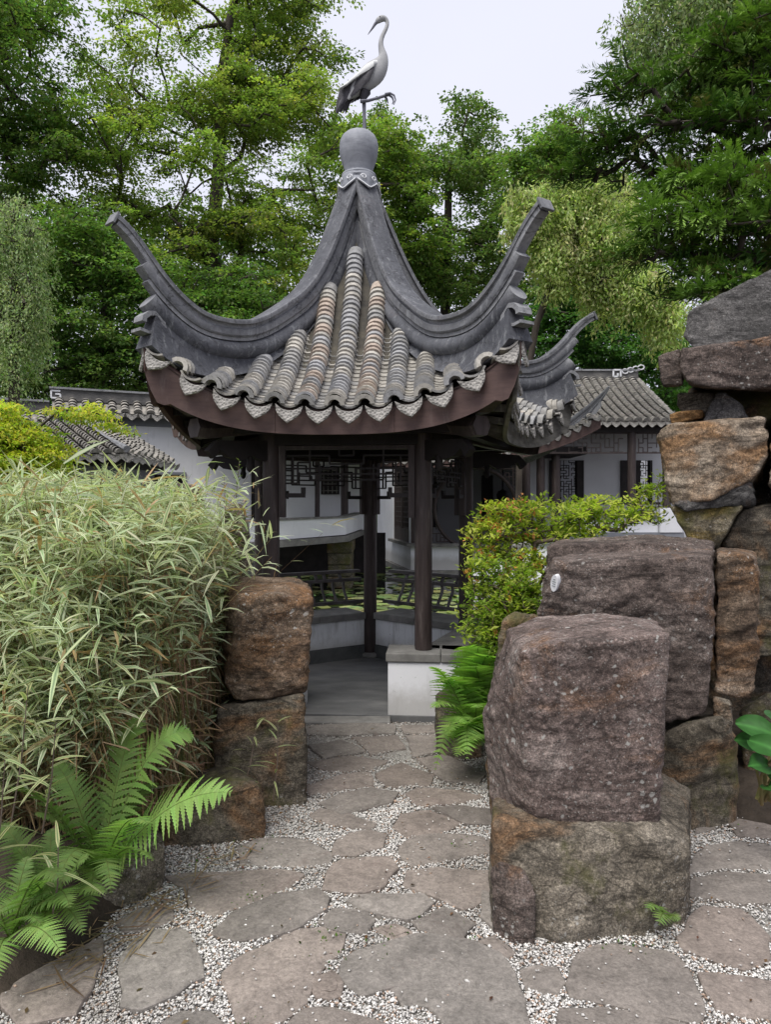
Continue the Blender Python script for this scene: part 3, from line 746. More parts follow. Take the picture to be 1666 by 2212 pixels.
# ---- ridges: cap, band, roll and web, each stepped back at the flying tip
def ridge_frame(a, r):
    e = 0.004; s = (zt(r+e) - zt(r-e))/(2*e); d = Vector((1, 0, s)).normalized()
    h = hdir(a); tan = h*d.x + Vector((0,0,1))*d.z; nrm = h*(-d.z) + Vector((0,0,1))*d.x
    return PC + h*r + Vector((0,0,zt(r))), tan, nrm, tdir(a)
def sweep(a, r0, r1, prof, n=40, taper=None):
    rings = []
    for r in np.linspace(r0, r1, n):
        p, tan, nr, t = ridge_frame(a, r); s = taper(r) if taper else 1.0
        rings.append([p + t*(x*s) + nr*y for x, y in prof])
    return MB().loft(rings)
def circ(cx, cy, rx, ry, n=14): return [(cx + rx*math.cos(2*math.pi*j/n), cy + ry*math.sin(2*math.pi*j/n)) for j in range(n)]
for k, a in enumerate(VA):
    tp = lambda r: 1.0 if r < 1.5 else 1.0 - 0.54*min(1, (r-1.5)/0.55)
    tp2 = lambda r: 1.0 if r < 1.4 else 1.0 - 0.40*min(1, (r-1.4)/0.55)
    sweep(a, .06, 2.275, [(-.1, -.034), (-.104, -.02), (-.1, -.006), (-.085, 0), (.085, 0), (.1, -.006), (.104, -.02), (.1, -.034)], 56, tp).build('ridge_cap', M_RIDGE, pav, smooth=True)
    sweep(a, 1.9, 2.26, [(-.038, -.068), (-.038, -.0345), (.038, -.0345), (.038, -.068)], 10).build('ridge_tip_bar', M_RIDGE, pav)
    sweep(a, .08, 2.085, [(-.066, -.062), (-.066, -.032), (.066, -.032), (.066, -.062)], 44, tp2).build('ridge_neck', M_RIDGE, pav)
    sweep(a, .08, 2.03, [(-.074, -.122), (-.084, -.112), (-.084, -.072), (-.074, -.062), (.074, -.062), (.084, -.072), (.084, -.112), (.074, -.122)], 44, tp2).build('ridge_band', M_RIDGE, pav, smooth=True)
    sweep(a, .1, 1.97, [(-.06, -.150), (-.06, -.1205), (.06, -.1205), (.06, -.150)], 44, tp2).build('ridge_neck', M_RIDGE, pav)
    sweep(a, .12, 1.91, circ(0, -.218, .098, .074, 18), 44, tp2).build('ridge_roll', M_RIDGE, pav, smooth=True)
    # end plate on the tip
    p, tan, nr, t = ridge_frame(a, 2.275)
    MB().bar(p - nr*.035 + tan*0.0, p - nr*.035 + tan*.018, .105, .085, nr).build('tip_plate', M_RIDGE, pav, bevel=0.004)
    # web flaring down to the tiles
    rings = []
    for r in np.linspace(.12, 1.86, 40):
        p, tan, nr, t = ridge_frame(a, r); top = p - nr*.265
        rb = .14 + (r-.12)/(1.86-.12)*(2.085-.14); f = (r-.12)/1.74
        bot = PC + hdir(a)*rb + Vector((0,0, zh(rb) - .02)); mid = top*.45 + bot*.55
        wb = .075 + .075*f - 0.05*max(0, f-.8)*5; wm = .055 + .022*f
        rings.append([top - t*.05, mid - t*wm, bot - t*wb, bot + t*wb, mid + t*wm, top + t*.05])
    MB().loft(rings).build('ridge_web', M_RIDGE, pav, smooth=True)
    # scrolled mouth under the roll, at the corner
    h = hdir(a); up = Vector((0,0,1)); rings = []
    arc = [(1.96, 2.76), (1.975, 2.825), (2.015, 2.86), (2.07, 2.85), (2.105, 2.82), (2.11, 2.79)]
    for i, (r, z) in enumerate(arc):
        c0 = PC + h*r + up*z; m_ = arc[max(0, i-1)], arc[min(5, i+1)]; d2 = Vector((m_[1][0]-m_[0][0], m_[1][1]-m_[0][1])).normalized()
        nn = (h*(-d2.y) + up*d2.x)*0.016; rings.append([c0 - tdir(a)*.055 - nn, c0 + tdir(a)*.055 - nn, c0 + tdir(a)*.055 + nn, c0 - tdir(a)*.055 + nn])
    MB().loft(rings).build('ridge_scroll', M_RIDGE, pav)
    rings = []
    for i, (r, z) in enumerate([(1.96, 2.71), (2.02, 2.735), (2.08, 2.725), (2.14, 2.735)]):
        c0 = PC + h*r + up*z; rings.append([c0 - tdir(a)*.058 - up*.010, c0 + tdir(a)*.058 - up*.010, c0 + tdir(a)*.058 + up*.010, c0 - tdir(a)*.058 + up*.010])
    MB().loft(rings).build('ridge_scroll', M_RIDGE, pav)

# ---- tiles
def arc_tile(r_lo, r_hi, L, th, a0, a1, n=7, up=1):
    """a curved tile, x across, y down the slope, z out of the roof"""
    vs = []
    for y, r in ((0, r_hi), (L, r_lo)):
        for rr in (r, r - th):
            for j in range(n+1):
                t = R(a0 + (a1-a0)*j/n); vs.append((rr*math.cos(t), y, up*rr*math.sin(t)))
    m_ = n+1; A, B, C_, D_ = 0, m_, 2*m_, 3*m_; fs = []
    for j in range(n):
        fs += [(A+j, A+j+1, C_+j+1, C_+j), (B+j, D_+j, D_+j+1, B+j+1), (C_+j, C_+j+1, D_+j+1, D_+j), (A+j, B+j, B+j+1, A+j+1)]
    fs += [(A, C_, D_, B), (A+n, B+n, D_+n, C_+n)]
    return vs, fs
def shared(name, vs, fs, mat, smooth=False):
    me = bpy.data.meshes.new(name); me.from_pydata(vs, [], fs); me.materials.append(mat)
    bm = bmesh.new(); bm.from_mesh(me); bmesh.ops.recalc_face_normals(bm, faces=bm.faces); bm.to_mesh(me); bm.free()
    if smooth: me.polygons.foreach_set('use_smooth', [True]*len(me.polygons)); me.set_sharp_from_angle(angle=R(35))
    return me
COVER = arc_tile(.074, .064, .098, .016, 4, 176); PAN = arc_tile(.100, .094, .10, .014, 220, 320, 5)
COVEND = arc_tile(.073, .062, .075, .030, 2, 178)
ME_COVER = shared('roof_tile', *COVER, M_TILE, True); ME_COVEND = shared('roof_tile_end', *COVEND, M_TILE, True); ME_PAN = shared('pan_tile', *PAN, M_TILE, True)
# drip tile: a pointed shield hanging from the last pan
sh = [(-.094, .022), (-.086, -.022), (-.066, -.055), (-.034, -.083), (0, -.108), (.034, -.083), (.066, -.055), (.086, -.022), (.094, .022), (.06, -.004), (.03, -.016), (0, -.020), (-.03, -.016), (-.06, -.004)]
vs = [(x, 0, z) for x, z in sh] + [(x, .016, z) for x, z in sh] + [(x*.8, .022, -.045 + (z+.045)*.78) for x, z in sh]
n_ = len(sh); fs = [tuple(range(n_))] + [(j, (j+1) % n_, n_+(j+1) % n_, n_+j) for j in range(n_)] + [(n_+j, n_+(j+1) % n_, 2*n_+(j+1) % n_, 2*n_+j) for j in range(n_)] + [tuple(range(3*n_-1, 2*n_-1, -1))]
ME_DRIP = shared('drip_tile', vs, fs, M_DRIP)

rt = random.Random(5)
def row_frames(a, w, rho0, step, lift):
    """places down a row of tiles, from the eave upwards"""
    re = eave(w) + 0.035; n = 60
    rr = np.linspace(rho0, re, n); P = [fp(a, r, w, surf(r, w) + lift) for r in rr]
    s = np.concatenate([[0], np.cumsum([(P[i+1]-P[i]).length for i in range(n-1)])])
    out = []; L = s[-1]; c = 0
    while L - c*step > 0.02:
        x = L - c*step; r = float(np.interp(x, s, rr)); e = .01
        p = fp(a, r, w, surf(r, w) + lift); d = (fp(a, r+e, w, surf(r+e, w)) - fp(a, r-e, w, surf(r-e, w))).normalized()
        # across: follow the roof's own tilt sideways
        g = (surf(r, w+.02) - surf(r, w-.02))/.04; tx = (tdir(a) + Vector((0,0,g*0.8))).normalized()
        nz = tx.cross(d).normalized(); 
        if nz.z < 0: nz = -nz
        tx = d.cross(nz).normalized()
        out.append((p, tx, d, nz)); c += 1
    return out
def tmat(p, tx, d, nz, back, pitch, roll=0.0):
    M = Matrix(((tx.x, d.x, nz.x, p.x), (tx.y, d.y, nz.y, p.y), (tx.z, d.z, nz.z, p.z), (0, 0, 0, 1)))
    return M @ Matrix.Translation((0, -back, 0)) @ Matrix.Rotation(pitch, 4, 'X') @ Matrix.Rotation(roll, 4, 'Y')
PAL = {'grey': (.235, .232, .225), 'pink': (.31, .26, .22), 'pale': (.32, .305, .275), 'blue': (.235, .237, .242)}
PITCH = .205; STEP = .052
for k, a in enumerate(FA):
    stuffV = []; 
    for i in range(-5, 6):
        w = i*PITCH; rho0 = max(.24, (abs(w) + .07)/T36)
        if rho0 > eave(w) - .02: continue
        fr = row_frames(a, w, rho0, STEP, .012)
        for j, (p, tx, d, nz) in enumerate(fr):
            kind_ = 'pink' if (abs(i) == 1 and rt.random() < .45) else rt.choice(['grey', 'grey', 'pale', 'blue', 'pale'] if abs(i) != 0 else ['blue', 'grey', 'blue', 'pale'])
            g = rt.uniform(.85, 1.18)*1.12; cl = [x*g for x in PAL[kind_]]
            M = tmat(p + nz*.004, tx, d, nz, .098 if j else .072, 0.20 + rt.uniform(-.02, .02), rt.uniform(-.05, .05))
            M = M @ Matrix.Translation((rt.uniform(-.004, .004), rt.uniform(-.004, .004), 0))
            if k in (0, 1): place('roof_tile', ME_COVER if j else ME_COVEND, M, pav, cl)
            else: stuffV.append((COVER, M))
    for i in range(-6, 6):
        w = (i+.5)*PITCH; rho0 = max(.36, (abs(w) + .04)/T36)
        if rho0 > eave(w) + .2: continue
        fr = row_frames(a, w, min(rho0, eave(w) - .05), STEP*1.05, .086)
        for j, (p, tx, d, nz) in enumerate(fr):
            M = tmat(p, tx, d, nz, .10, 0.20 + rt.uniform(-.02, .02), rt.uniform(-.04, .04))
            g = rt.uniform(.75, 1.15); cl = [x*g for x in PAL[rt.choice(['pale', 'grey', 'pale'])]]
            if k == 0: place('pan_tile', ME_PAN, M, pav, cl)
            else: stuffV.append((PAN, M))
            if j == 0:
                D = tmat(p - Vector((0,0,.092)) , tx, d, nz, -.0, 0)
                hd = Vector((d.x, d.y, 0)).normalized(); zz = Vector((0,0,1)); f = w/WE
                tz = tx; up_ = tz.cross(hd).normalized()
                if up_.z < 0: up_ = -up_
                up_ = (up_*1.0 - hd*0.22).normalized(); yy = up_.cross(tz) * (1 if up_.cross(tz).dot(hd) > 0 else -1)
                Md = Matrix(((tz.x, yy.x, up_.x, p.x), (tz.y, yy.y, up_.y, p.y), (tz.z, yy.z, up_.z, p.z - .085), (0, 0, 0, 1)))
                if k in (0, 1, 4): place('drip_tile', ME_DRIP, Md @ Matrix.Rotation(rt.uniform(-.06, .06), 4, 'Z'), pav)
    if stuffV:
        b = MB()
        for (vs, fs), M in stuffV: b.add([M @ Vector(v) for v in vs], fs)
        o = b.build('tile_courses', M_TILE, pav, kind='stuff'); o.color = (.27, .26, .245, 1)

# ---- finial: collar, neck, bowl
ax = PC
n5 = 60; rings = []
for (z, r0, amp) in ((4.485, .150, 0), (4.462, .160, .0), (4.44, .166, .012), (4.375, .184, .045), (4.362, .178, .045)):
    ring_ = []
    for j in range(n5):
        th = 360*j/n5; dlt = min(abs((th - v + 180) % 360 - 180) for v in [VA[q] % 360 for q in range(5)])/36
        drop = -amp*1.0*(1-dlt) + amp*1.0*dlt; rr = r0 + .012*(1-dlt) - .02*dlt*(amp > 0)
        ring_.append(ax + hdir(th)*rr + Vector((0,0,z + drop)))
    rings.append(ring_)
MB().loft(rings).build('finial_collar', M_FINIAL, pav, smooth=True)
for k in range(5):
    for s in (-1, 1):
        pts = []
        for t in np.linspace(0, 1, 20):
            ang = t*7.2; rr_ = .030*(1 - .72*t); da = s*(4 + (22 + 40*0)*0.55) + math.cos(ang)*rr_/.19*57*s; z = 4.420 + math.sin(ang)*rr_*0.8
            pts.append(ax + hdir(VA[k] + da)*(.186 + (4.420-z)*.25) + Vector((0,0,z)))
        MB().tube(pts, .0045, 5).build('scroll_ornament', M_WHITE, pav)
    pts = [ax + hdir(VA[k] + x)*(.197 - abs(x)*.0006) + Vector((0,0, 4.331 + (abs(x)/36)**1.1*.082)) for x in np.linspace(-33, 33, 12)]
    MB().tube(pts, .006, 5).build('collar_edging', M_WHITE, pav)
MB().lathe([(.0, 4.47), (.150, 4.478), (.156, 4.492), (.150, 4.508), (.118, 4.516)], ax, 28).build('finial_ring', M_FINIAL, pav, smooth=True)
prof = [(.117, 4.512), (.121, 4.535), (.130, 4.572), (.144, 4.610), (.157, 4.645), (.167, 4.690), (.172, 4.740), (.171, 4.775), (.163, 4.812), (.148, 4.842), (.120, 4.868), (.085, 4.883), (.05, 4.89), (0.001, 4.892)]
MB().lathe(prof, ax, 36).build('finial_bowl', M_FINIAL, pav, smooth=True)
# ------------------------------------------------------------------ buildings behind the pond
UP = Vector((0, 0, 1))
FAR_DRIP = shared('drip_tile', [(-.1,0,.03),(-.085,0,-.03),(-.04,0,-.075),(0,0,-.10),(.04,0,-.075),(.085,0,-.03),(.1,0,.03),(0,0,-.01),
    (-.1,.02,.03),(-.085,.02,-.03),(-.04,.02,-.075),(0,.02,-.10),(.04,.02,-.075),(.085,.02,-.03),(.1,.02,.03),(0,.02,-.01)],
    [(0,1,2,3,4,5,6,7),(15,14,13,12,11,10,9,8)] + [(j,(j+1)%8,8+(j+1)%8,8+j) for j in range(8)], M_DRIP)
def tile_roof(parent, A, B, Cc, D, rows, pitch_t=0.16, r=0.085, drips=True, sag=0.0, drip_scale=1.0):
    """covers running from the eave A-B up to the ridge D-C; pans as a deck, a pointed drip tile at each pan end"""
    A, B, Cc, D = map(Vector, (A, B, Cc, D))
    def q(u, v):
        p = (A*(1-u) + B*u)*(1-v) + (D*(1-u) + Cc*u)*v
        return p - UP*(sag*4*v*(1-v))
    nrm = (B-A).cross(D-A).normalized()
    if nrm.z < 0: nrm = -nrm
    b = MB(); n = 10; vs2 = []; 
    for i in range(n+1): vs2 += [q(0, i/n) - nrm*.01, q(1, i/n) - nrm*.01]
    for i in range(n+1): vs2 += [q(0, i/n) - nrm*.09, q(1, i/n) - nrm*.09]
    m_ = 2*(n+1); fs2 = []
    for i in range(n): fs2 += [(2*i, 2*i+1, 2*i+3, 2*i+2), (m_+2*i, m_+2*i+2, m_+2*i+3, m_+2*i+1), (2*i, 2*i+2, m_+2*i+2, m_+2*i), (2*i+1, m_+2*i+1, m_+2*i+3, 2*i+3)]
    fs2 += [(0, m_, m_+1, 1), (2*n, 2*n+1, m_+2*n+1, m_+2*n)]
    b.add(vs2, fs2).build('roof_deck', M_TILEFAR, parent)
    b = MB(); x = (B-A).normalized(); rr_ = random.Random(rows)
    for i in range(rows):
        u = (i+.5)/rows; L = (q(u,1)-q(u,0)).length; nt = max(2, int(L/pitch_t))
        for j in range(nt):
            v0, v1 = j/nt, (j+1.12)/nt; p0, p1 = q(u, v0), q(u, min(1, v1)); ring = []
            k0 = rr_.uniform(.93, 1.08)
            for p, rad, lift in ((p0, r*k0, .018), (p1, r*.9*k0, -.004)):
                ring.append([p + x*(rad*math.cos(t)) + nrm*(rad*math.sin(t)*.95 + lift) for t in np.linspace(0, math.pi, 7)])
            b.loft(ring, cap=(j == 0), closed=False)
    b.build('tile_courses', M_TILEFAR, parent, smooth=True, kind='stuff')
    if drips:
        d = (A-D); d.z = 0; d = d.normalized()
        for i in range(rows+1):
            p = q(min(.998, max(.002, i/rows)), 0) + d*.03 - UP*.035
            M = Matrix(((x.x, d.x, 0, p.x), (x.y, d.y, 0, p.y), (x.z, d.z, 1, p.z), (0, 0, 0, 1))) @ Matrix.Scale(drip_scale, 4)
            place('drip_tile', FAR_DRIP, M, parent)

# ---- white garden wall with tiled coping, on the left
A = Vector((-6.05, 12.6, 0)); B = Vector((-2.72, 14.05, 0)); d = (B-A).normalized(); n = Vector((d.y, -d.x, 0))
gw = thing('garden_wall', 'white garden wall with grey tiled coping left behind the pavilion', 'wall', (A+B)/2)
def slab(p, q, i, o_, z0, z1, name, mat, par, bevel=0.0, kind=None):
    dd = (q-p).normalized(); nn = Vector((dd.y, -dd.x, 0))
    return MB().prism([tuple((p + nn*o_).xy), tuple((q + nn*o_).xy), tuple((q - nn*i).xy), tuple((p - nn*i).xy)], z0, z1).build(name, mat, par, bevel=bevel, kind=kind)
wx0, wx1 = 2.35, 3.18      # dark panel set in the wall, along its length
L = (B-A).length
def wl_(t): return A + d*t
t0, t1 = 1.62, 2.30
for (s0, s1, z0, z1) in ((-1.7, t0, -.3, 3.09), (t1, L, -.3, 3.09), (t0, t1, -.3, 1.95), (t0, t1, 2.18, 3.09)):
    slab(wl_(s0), wl_(s1), .25, 0, z0, z1, 'wall_panel', M_PLASTER, gw)
slab(wl_(t0+.002), wl_(t1-.002), .24, -.12, 1.952, 2.178, 'opening_dark', M_DARKWOOD_VOID, gw)  # dark panel stands in for the shade inside the wall hole
for (s0, s1, z0, z1) in ((t0-.05, t1+.05, 2.181, 2.23), (t0-.05, t0-.002, 1.92, 2.178), (t1+.002, t1+.05, 1.92, 2.178)):
    slab(wl_(s0), wl_(s1), -.002, .04, z0, z1, 'opening_frame', M_PLASTER_BAND, gw)
slab(wl_(0.0), wl_(L), .25, .02, 3.093, 3.27, 'painted_band', M_PLASTER_BAND, gw)
slab(wl_(-1.7), wl_(-0.003), .25, .02, 2.85, 3.03, 'painted_band', M_PLASTER_BAND, gw)
slab(wl_(L+.002), wl_(L+.08), .3, .03, -.3, 3.4, 'end_post', M_DARKWOOD_VOID, gw)
for (s0, s1, zt_, nn_) in ((0.0, L+.15, 3.73, 17), (-1.75, -.05, 3.48, 7)):
    e = zt_ - .44
    tile_roof(gw, wl_(s0) + n*.30 + UP*e, wl_(s1) + n*.30 + UP*e, wl_(s1) - n*.02 + UP*(e+.24), wl_(s0) - n*.02 + UP*(e+.24), nn_, .085, .075)
    slab(wl_(s0-.02), wl_(s1), .12, .06, zt_-.24, zt_-.035, 'coping_ridge', M_RIDGEFAR, gw)
    slab(wl_(s0-.05), wl_(s1), .16, .10, zt_-.035, zt_, 'coping_cap', M_RIDGE, gw)
# white fret ornament at the end of the ridge
b = MB(); o0 = wl_(-.02) + n*.066 + UP*3.53
def fr(u, v): return o0 + d*(u*.15) + UP*(v*.13)
for p_, q_ in (((0,0),(0,1)), ((0,1),(1,1)), ((0,0),(1,0)), ((1,0),(1,.55)), ((1,.55),(.45,.55))): b.bar(fr(*p_), fr(*q_), .028, .028, n)
b.build('fret_ornament', M_WHITE, gw)

# ---- small gate house with a hipped corner, in front of that wall
gh = thing('gate_house', 'low grey roofed gate house corner in front of the white garden wall', 'building', (-4.6, 11.2, 0))
E1 = Vector((-6.6, 10.35, 2.33)); E2 = Vector((-3.86, 10.35, 2.36)); RG = Vector((-5.15, 11.75, 3.0)); E3 = Vector((-3.86, 12.7, 2.36))
tile_roof(gh, E1, E2, RG, RG - Vector((2.6, 0, 0)), 15, .10, .072)
tile_roof(gh, E2 + Vector((0,.02,0)), E3, RG + Vector((.3,.6,0)), RG + Vector((.01,.01,0)), 8, .10, .072)
MB().tube([RG + UP*.05, (RG*.5+E2*.5) + UP*.0, E2 + UP*.07], [.05, .05, .055], 8).build('hip_ridge', M_RIDGE, gh, smooth=True)
MB().box((-6.5, 10.75, -.3), (-4.2, 12.6, 2.2)).build('gate_wall', M_PLASTER_BAND, gh)
MB().box((-6.5, 10.5, 2.203), (-4.02, 12.6, 2.29)).build('eave_board', M_DARKWOOD_VOID, gh)

# ---- covered walkway on a stone bridge, seen through the pavilion
cw = thing('covered_walkway', 'covered walkway with white parapet bridging the pond behind the pavilion', 'walkway', (-1.5, 15, 0))
P0 = Vector((-2.95, 11.4, 0)); P1 = Vector((-.86, 15.0, 0)); P2 = Vector((-.45, 19.2, 0))
def ramp_slab(p, q, thick, za, zb, za2, zb2, name, mat):
    dd = (q-p).normalized(); nn = Vector((dd.y, -dd.x, 0))
    vs3 = [p + UP*za, q + UP*za2, q + UP*zb2, p + UP*zb]
    return MB().loft([vs3, [v - nn*thick for v in vs3]]).build(name, mat, cw)
ramp_slab(P0, P1, .16, .93, 1.29, .95, 1.31, 'parapet', M_PLASTER); ramp_slab(P1 + (P2-P1).normalized()*.003, P2, .16, .953, 1.31, 1.0, 1.40, 'parapet', M_PLASTER)
for p, q, a, a2 in ((P0, P1, .80, .80), (P1, P2, .80, .86)):
    dd = (q-p).normalized(); nn = Vector((dd.y, -dd.x, 0))
    ramp_slab(p + nn*.06, q + nn*.06, 1.9, a, a+.127, a2, a2+.127, 'bridge_slab', M_SLAB)
    ramp_slab(p + nn*.03, q + nn*.03, .22, 1.293 if p is P0 else 1.313, 1.335 if p is P0 else 1.35, 1.313 if p is P0 else 1.403, 1.35 if p is P0 else 1.44, 'parapet_coping', M_SLAB)
for px, Y, w in ((-1.02, 15.35, .5), (-2.6, 12.6, .4)):
    for j in range(5):
        MB().box((px - w*.55 + .03*math.sin(j*7), Y-.1, -.5 + j*.258), (px + w*.55 + .03*math.cos(j*5), Y+1.4, -.5 + j*.258 + .25)).build('pier_stone', rock_mat('pier_stone_%d' % j, (.06,.055,.04), (.14,.125,.09), (.22,.2,.15), .35, .1, .75, loc=(j*3, 2, 1)) if px > -2 else M_SLAB, cw, bevel=.02)
MB().box((-6.0, 18.6, -.6), (.0, 18.9, .84)).build('under_bridge_dark', M_DARKWOOD_VOID, cw)  # near-black sheet standing in for the shade under the bridge
MB().box((-6.0, 17.6, .85), (-.5, 17.75, 3.1)).build('back_wall', plaster('walkway_wall', (.76, .77, .79), .12), cw)
MB().box((-1.63, 17.5, 1.86), (-1.17, 17.597, 2.55)).build('window_dark', M_DARKWOOD_VOID, cw)  # near-black box stands in for the unlit depth of the window
b = MB()
for j in range(4): b.bar((-1.6, 17.49, 1.95 + j*.17), (-1.2, 17.49, 1.95 + j*.17), .02, .02)
for j in range(4): b.bar((-1.56 + j*.11, 17.485, 1.88), (-1.56 + j*.11, 17.485, 2.53), .02, .02)
b.build('window_lattice', M_WOODGREY, cw)
for x, Y, r, z0 in ((-1.565, 15.9, .058, 1.0), (-.98, 16.6, .09, 1.0)):
    MB().lathe([(r, z0), (r, 3.0)], (x, Y, 0), 14).build('column', M_WOOD, cw, smooth=True)
MB().box((-3.3, 12.2, 2.78), (.0, 18.4, 2.95)).build('ceiling_beam', M_DARKWOOD_VOID, cw)
tile_roof(cw, (-3.5, 11.6, 2.98), (-.3, 16.2, 2.98), (-.7, 17.3, 3.6), (-3.6, 13.3, 3.6), 24, .16, .08, False)

# ---- water pavilion with the moon gate
wp_ = thing('moon_gate_pavilion', 'white water pavilion with round lattice moon gate at the pond', 'building', (2.0, 18.5, 0))
K = Vector((.66, 18.0, 0)); Lf = Vector((-.29, 23.6, 0)); dA = (Lf-K).normalized(); nA = Vector((dA.y, -dA.x, 0)); nA = nA if nA.x < 0 else -nA
def wall_A(s0, s1, z0, z1, name, mat, out=0.0, thick=.25):
    p, q = K + dA*s0 + nA*out, K + dA*s1 + nA*out
    return MB().prism([tuple(p.xy), tuple(q.xy), tuple((q - nA*thick).xy), tuple((p - nA*thick).xy)], z0, z1).build(name, mat, wp_)
wall_A(0.004, 5.6, -.1, .52, 'white_wall', M_PLASTER); wall_A(2.55, 5.6, .52, 3.3, 'white_wall', M_PLASTER); wall_A(.004, .25, .52, 3.3, 'white_wall', M_PLASTER)
wall_A(.25, 2.55, 2.75, 3.3, 'white_wall', M_PLASTER)
wall_A(-.05, 5.6, -.6, -.103, 'stone_base', M_SLAB, .12, .4)
wall_A(-.08, 2.7, .522, .60, 'window_sill', M_SLAB, .14, .45)
wall_A(.255, 2.545, .603, 2.745, 'window_shutter', M_WOOD, -.13, .06)
for s0, s1, z0, z1 in ((.26, .36, .61, 2.74), (2.44, 2.54, .61, 2.74), (1.35, 1.45, .61, 2.74), (.362, 1.348, .61, .95), (1.452, 2.438, .61, .95), (.362, 2.438, 2.62, 2.74)):
    wall_A(s0, s1, z0, z1, 'window_frame', M_WOOD, -.02, .08)
b = MB(); rl = random.Random(9)
for half_ in ((.37, 1.34), (1.46, 2.43)):
    for j in range(8):
        s = half_[0] + (j+.5)*(half_[1]-half_[0])/8; b.bar(K + dA*s - nA*.06 + UP*.96, K + dA*s - nA*.06 + UP*2.62, .03, .03, nA)
    for j in range(12):
        z = .98 + j*.14; b.bar(K + dA*half_[0] - nA*.062 + UP*z, K + dA*half_[1] - nA*.062 + UP*z, .028, .028)
b.build('window_lattice', M_WOOD, wp_)
MB().box((.67, 18.0, -.1), (3.75, 18.22, .515)).build('white_wall', M_PLASTER, wp_)
MB().box((.60, 17.85, -.6), (3.8, 18.4, -.104)).build('stone_base', M_SLAB, wp_)
MB().box((.55, 17.82, .518), (3.72, 18.26, .60)).build('window_sill', M_SLAB, wp_)
for x0, x1 in ((.66, .76), (3.58, 3.72)): MB().box((x0, 17.98, .603), (x1, 18.1, 2.78)).build('gate_frame', M_WOOD, wp_)
MB().box((.763, 17.98, 2.66), (3.577, 18.1, 2.78)).build('gate_frame', M_WOOD, wp_)
mc, mr = Vector((2.34, 18.03, 1.50)), 1.03
MB().tube([mc + Vector((math.cos(t)*(mr+.03), 0, math.sin(t)*(mr+.03))) for t in np.linspace(0, 2*math.pi, 49)], .05, 8).build('moon_ring', M_WOOD, wp_, smooth=True)
b = MB(); rl = random.Random(4)
def out(x, z): return (x-mc.x)**2 + (z-mc.z)**2 > (mr+.04)**2
gx, gz = np.arange(.80, 3.56, .105), np.arange(.64, 2.64, .105)
for x in gx:
    for z in gz:
        for dx, dz in ((.105, 0), (0, .105)):
            if rl.random() < .72 and out(x, z) and out(x+dx, z+dz) and x+dx < 3.58 and z+dz < 2.66: b.bar((x, 18.04, z), (x+dx, 18.04, z+dz), .03, .027, (0, 1, 0) if dz else UP)
b.build('gate_lattice', M_WOOD, wp_)
MB().box((.9, 21.5, 0), (5.0, 21.7, 3.2)).build('back_wall', plaster('inner_wall', (.33, .33, .34), .1), wp_)  # dimness of the room put into the grey wall colour
MB().box((.95, 18.3, -.02), (5.0, 21.4, .1)).build('inner_floor', M_FLOOR, wp_)
MB().box((.7, 17.9, 2.9), (5.2, 21.8, 3.1)).build('ceiling', M_DARKWOOD_VOID, wp_)
for x0, x1 in ((2.98, 3.32), (1.35, 1.6)): MB().box((x0, 21.42, .9), (x1, 21.49, 2.5)).build('inner_window', M_DARKWOOD_VOID, wp_)
MB().lathe([(.03, 1.3), (.14, 1.36), (.06, 1.55), (.17, 1.78), (.19, 1.9), (.15, 2.0), (.03, 2.05), (.015, 2.9)], (3.55, 21.0, 0), 12).build('lantern', M_DARKWOOD_VOID, wp_, smooth=True)
for x in (4.05, 4.45): MB().lathe([(.11, -.1), (.11, 2.9)], (x, 18.1, 0), 14).build('column', M_WOOD, wp_, smooth=True)
# its sweeping eave: corner out to the right
ec = [(-.5, 16.2), (.6, 15.95), (1.8, 15.75), (2.8, 15.55), (3.6, 15.4), (4.2, 15.28), (4.72, 15.2)]
ezs = spline([-.5, 1.8, 2.8, 3.6, 4.2, 4.72], [2.62, 2.66, 2.80, 3.02, 3.26, 3.55]); eys = spline([a_ for a_, _ in ec], [b_ for _, b_ in ec])
rings = []
for x in np.linspace(-.5, 4.72, 40):
    z, y = ezs(x), eys(x); h = .17 + .10*max(0, (x-2)/2.7)
    rings.append([(x, y, z+.0), (x, y, z-h), (x, y+.04, z-h), (x, y+.04, z)])
MB().loft(rings).build('fascia_board', M_FASCIA, wp_)
hp_ = [at(1120, 962, 17.4), at(1150, 952, 17.0), at(1190, 935, 16.6), at(1235, 911, 16.1), at(1272, 882, 15.7), at(1298, 856, 15.4), at(1317, 835, 15.2)]
def hcurve(s):
    t = s*4.4; i = min(int(t), 5); f = t - i; return hp_[i]*(1-f) + hp_[i+1]*f - UP*(.34*(1 - .45*s))
def top_of(x):
    if x <= 2.0: return Vector((x*.8, 18.6, 3.75))
    s = (x-2.0)/2.72; return Vector((1.6, 18.6, 3.75))*(1-min(1, s*4)) + hcurve(s)*min(1, s*4)
V, F = [], []
for i in range(9):
    for j in range(25):
        x = -.5 + 5.22*j/24; v = i/8; T_ = top_of(x); E_ = Vector((x, eys(x)+.02, ezs(x)+.0)); q_ = E_*(1-v) + T_*v; V.append(q_ - UP*.10*math.sin(math.pi*v)*min(1, (T_-E_).length))
for i in range(8):
    for j in range(24): F.append((i*25+j, i*25+j+1, (i+1)*25+j+1, (i+1)*25+j))
b = MB(); b.add(V, F); b.add([(x, y, z-.07) for x, y, z in V], [tuple(reversed(f)) for f in F]); b.build('roof_deck', M_TILEFAR, wp_, smooth=True)
b = MB()
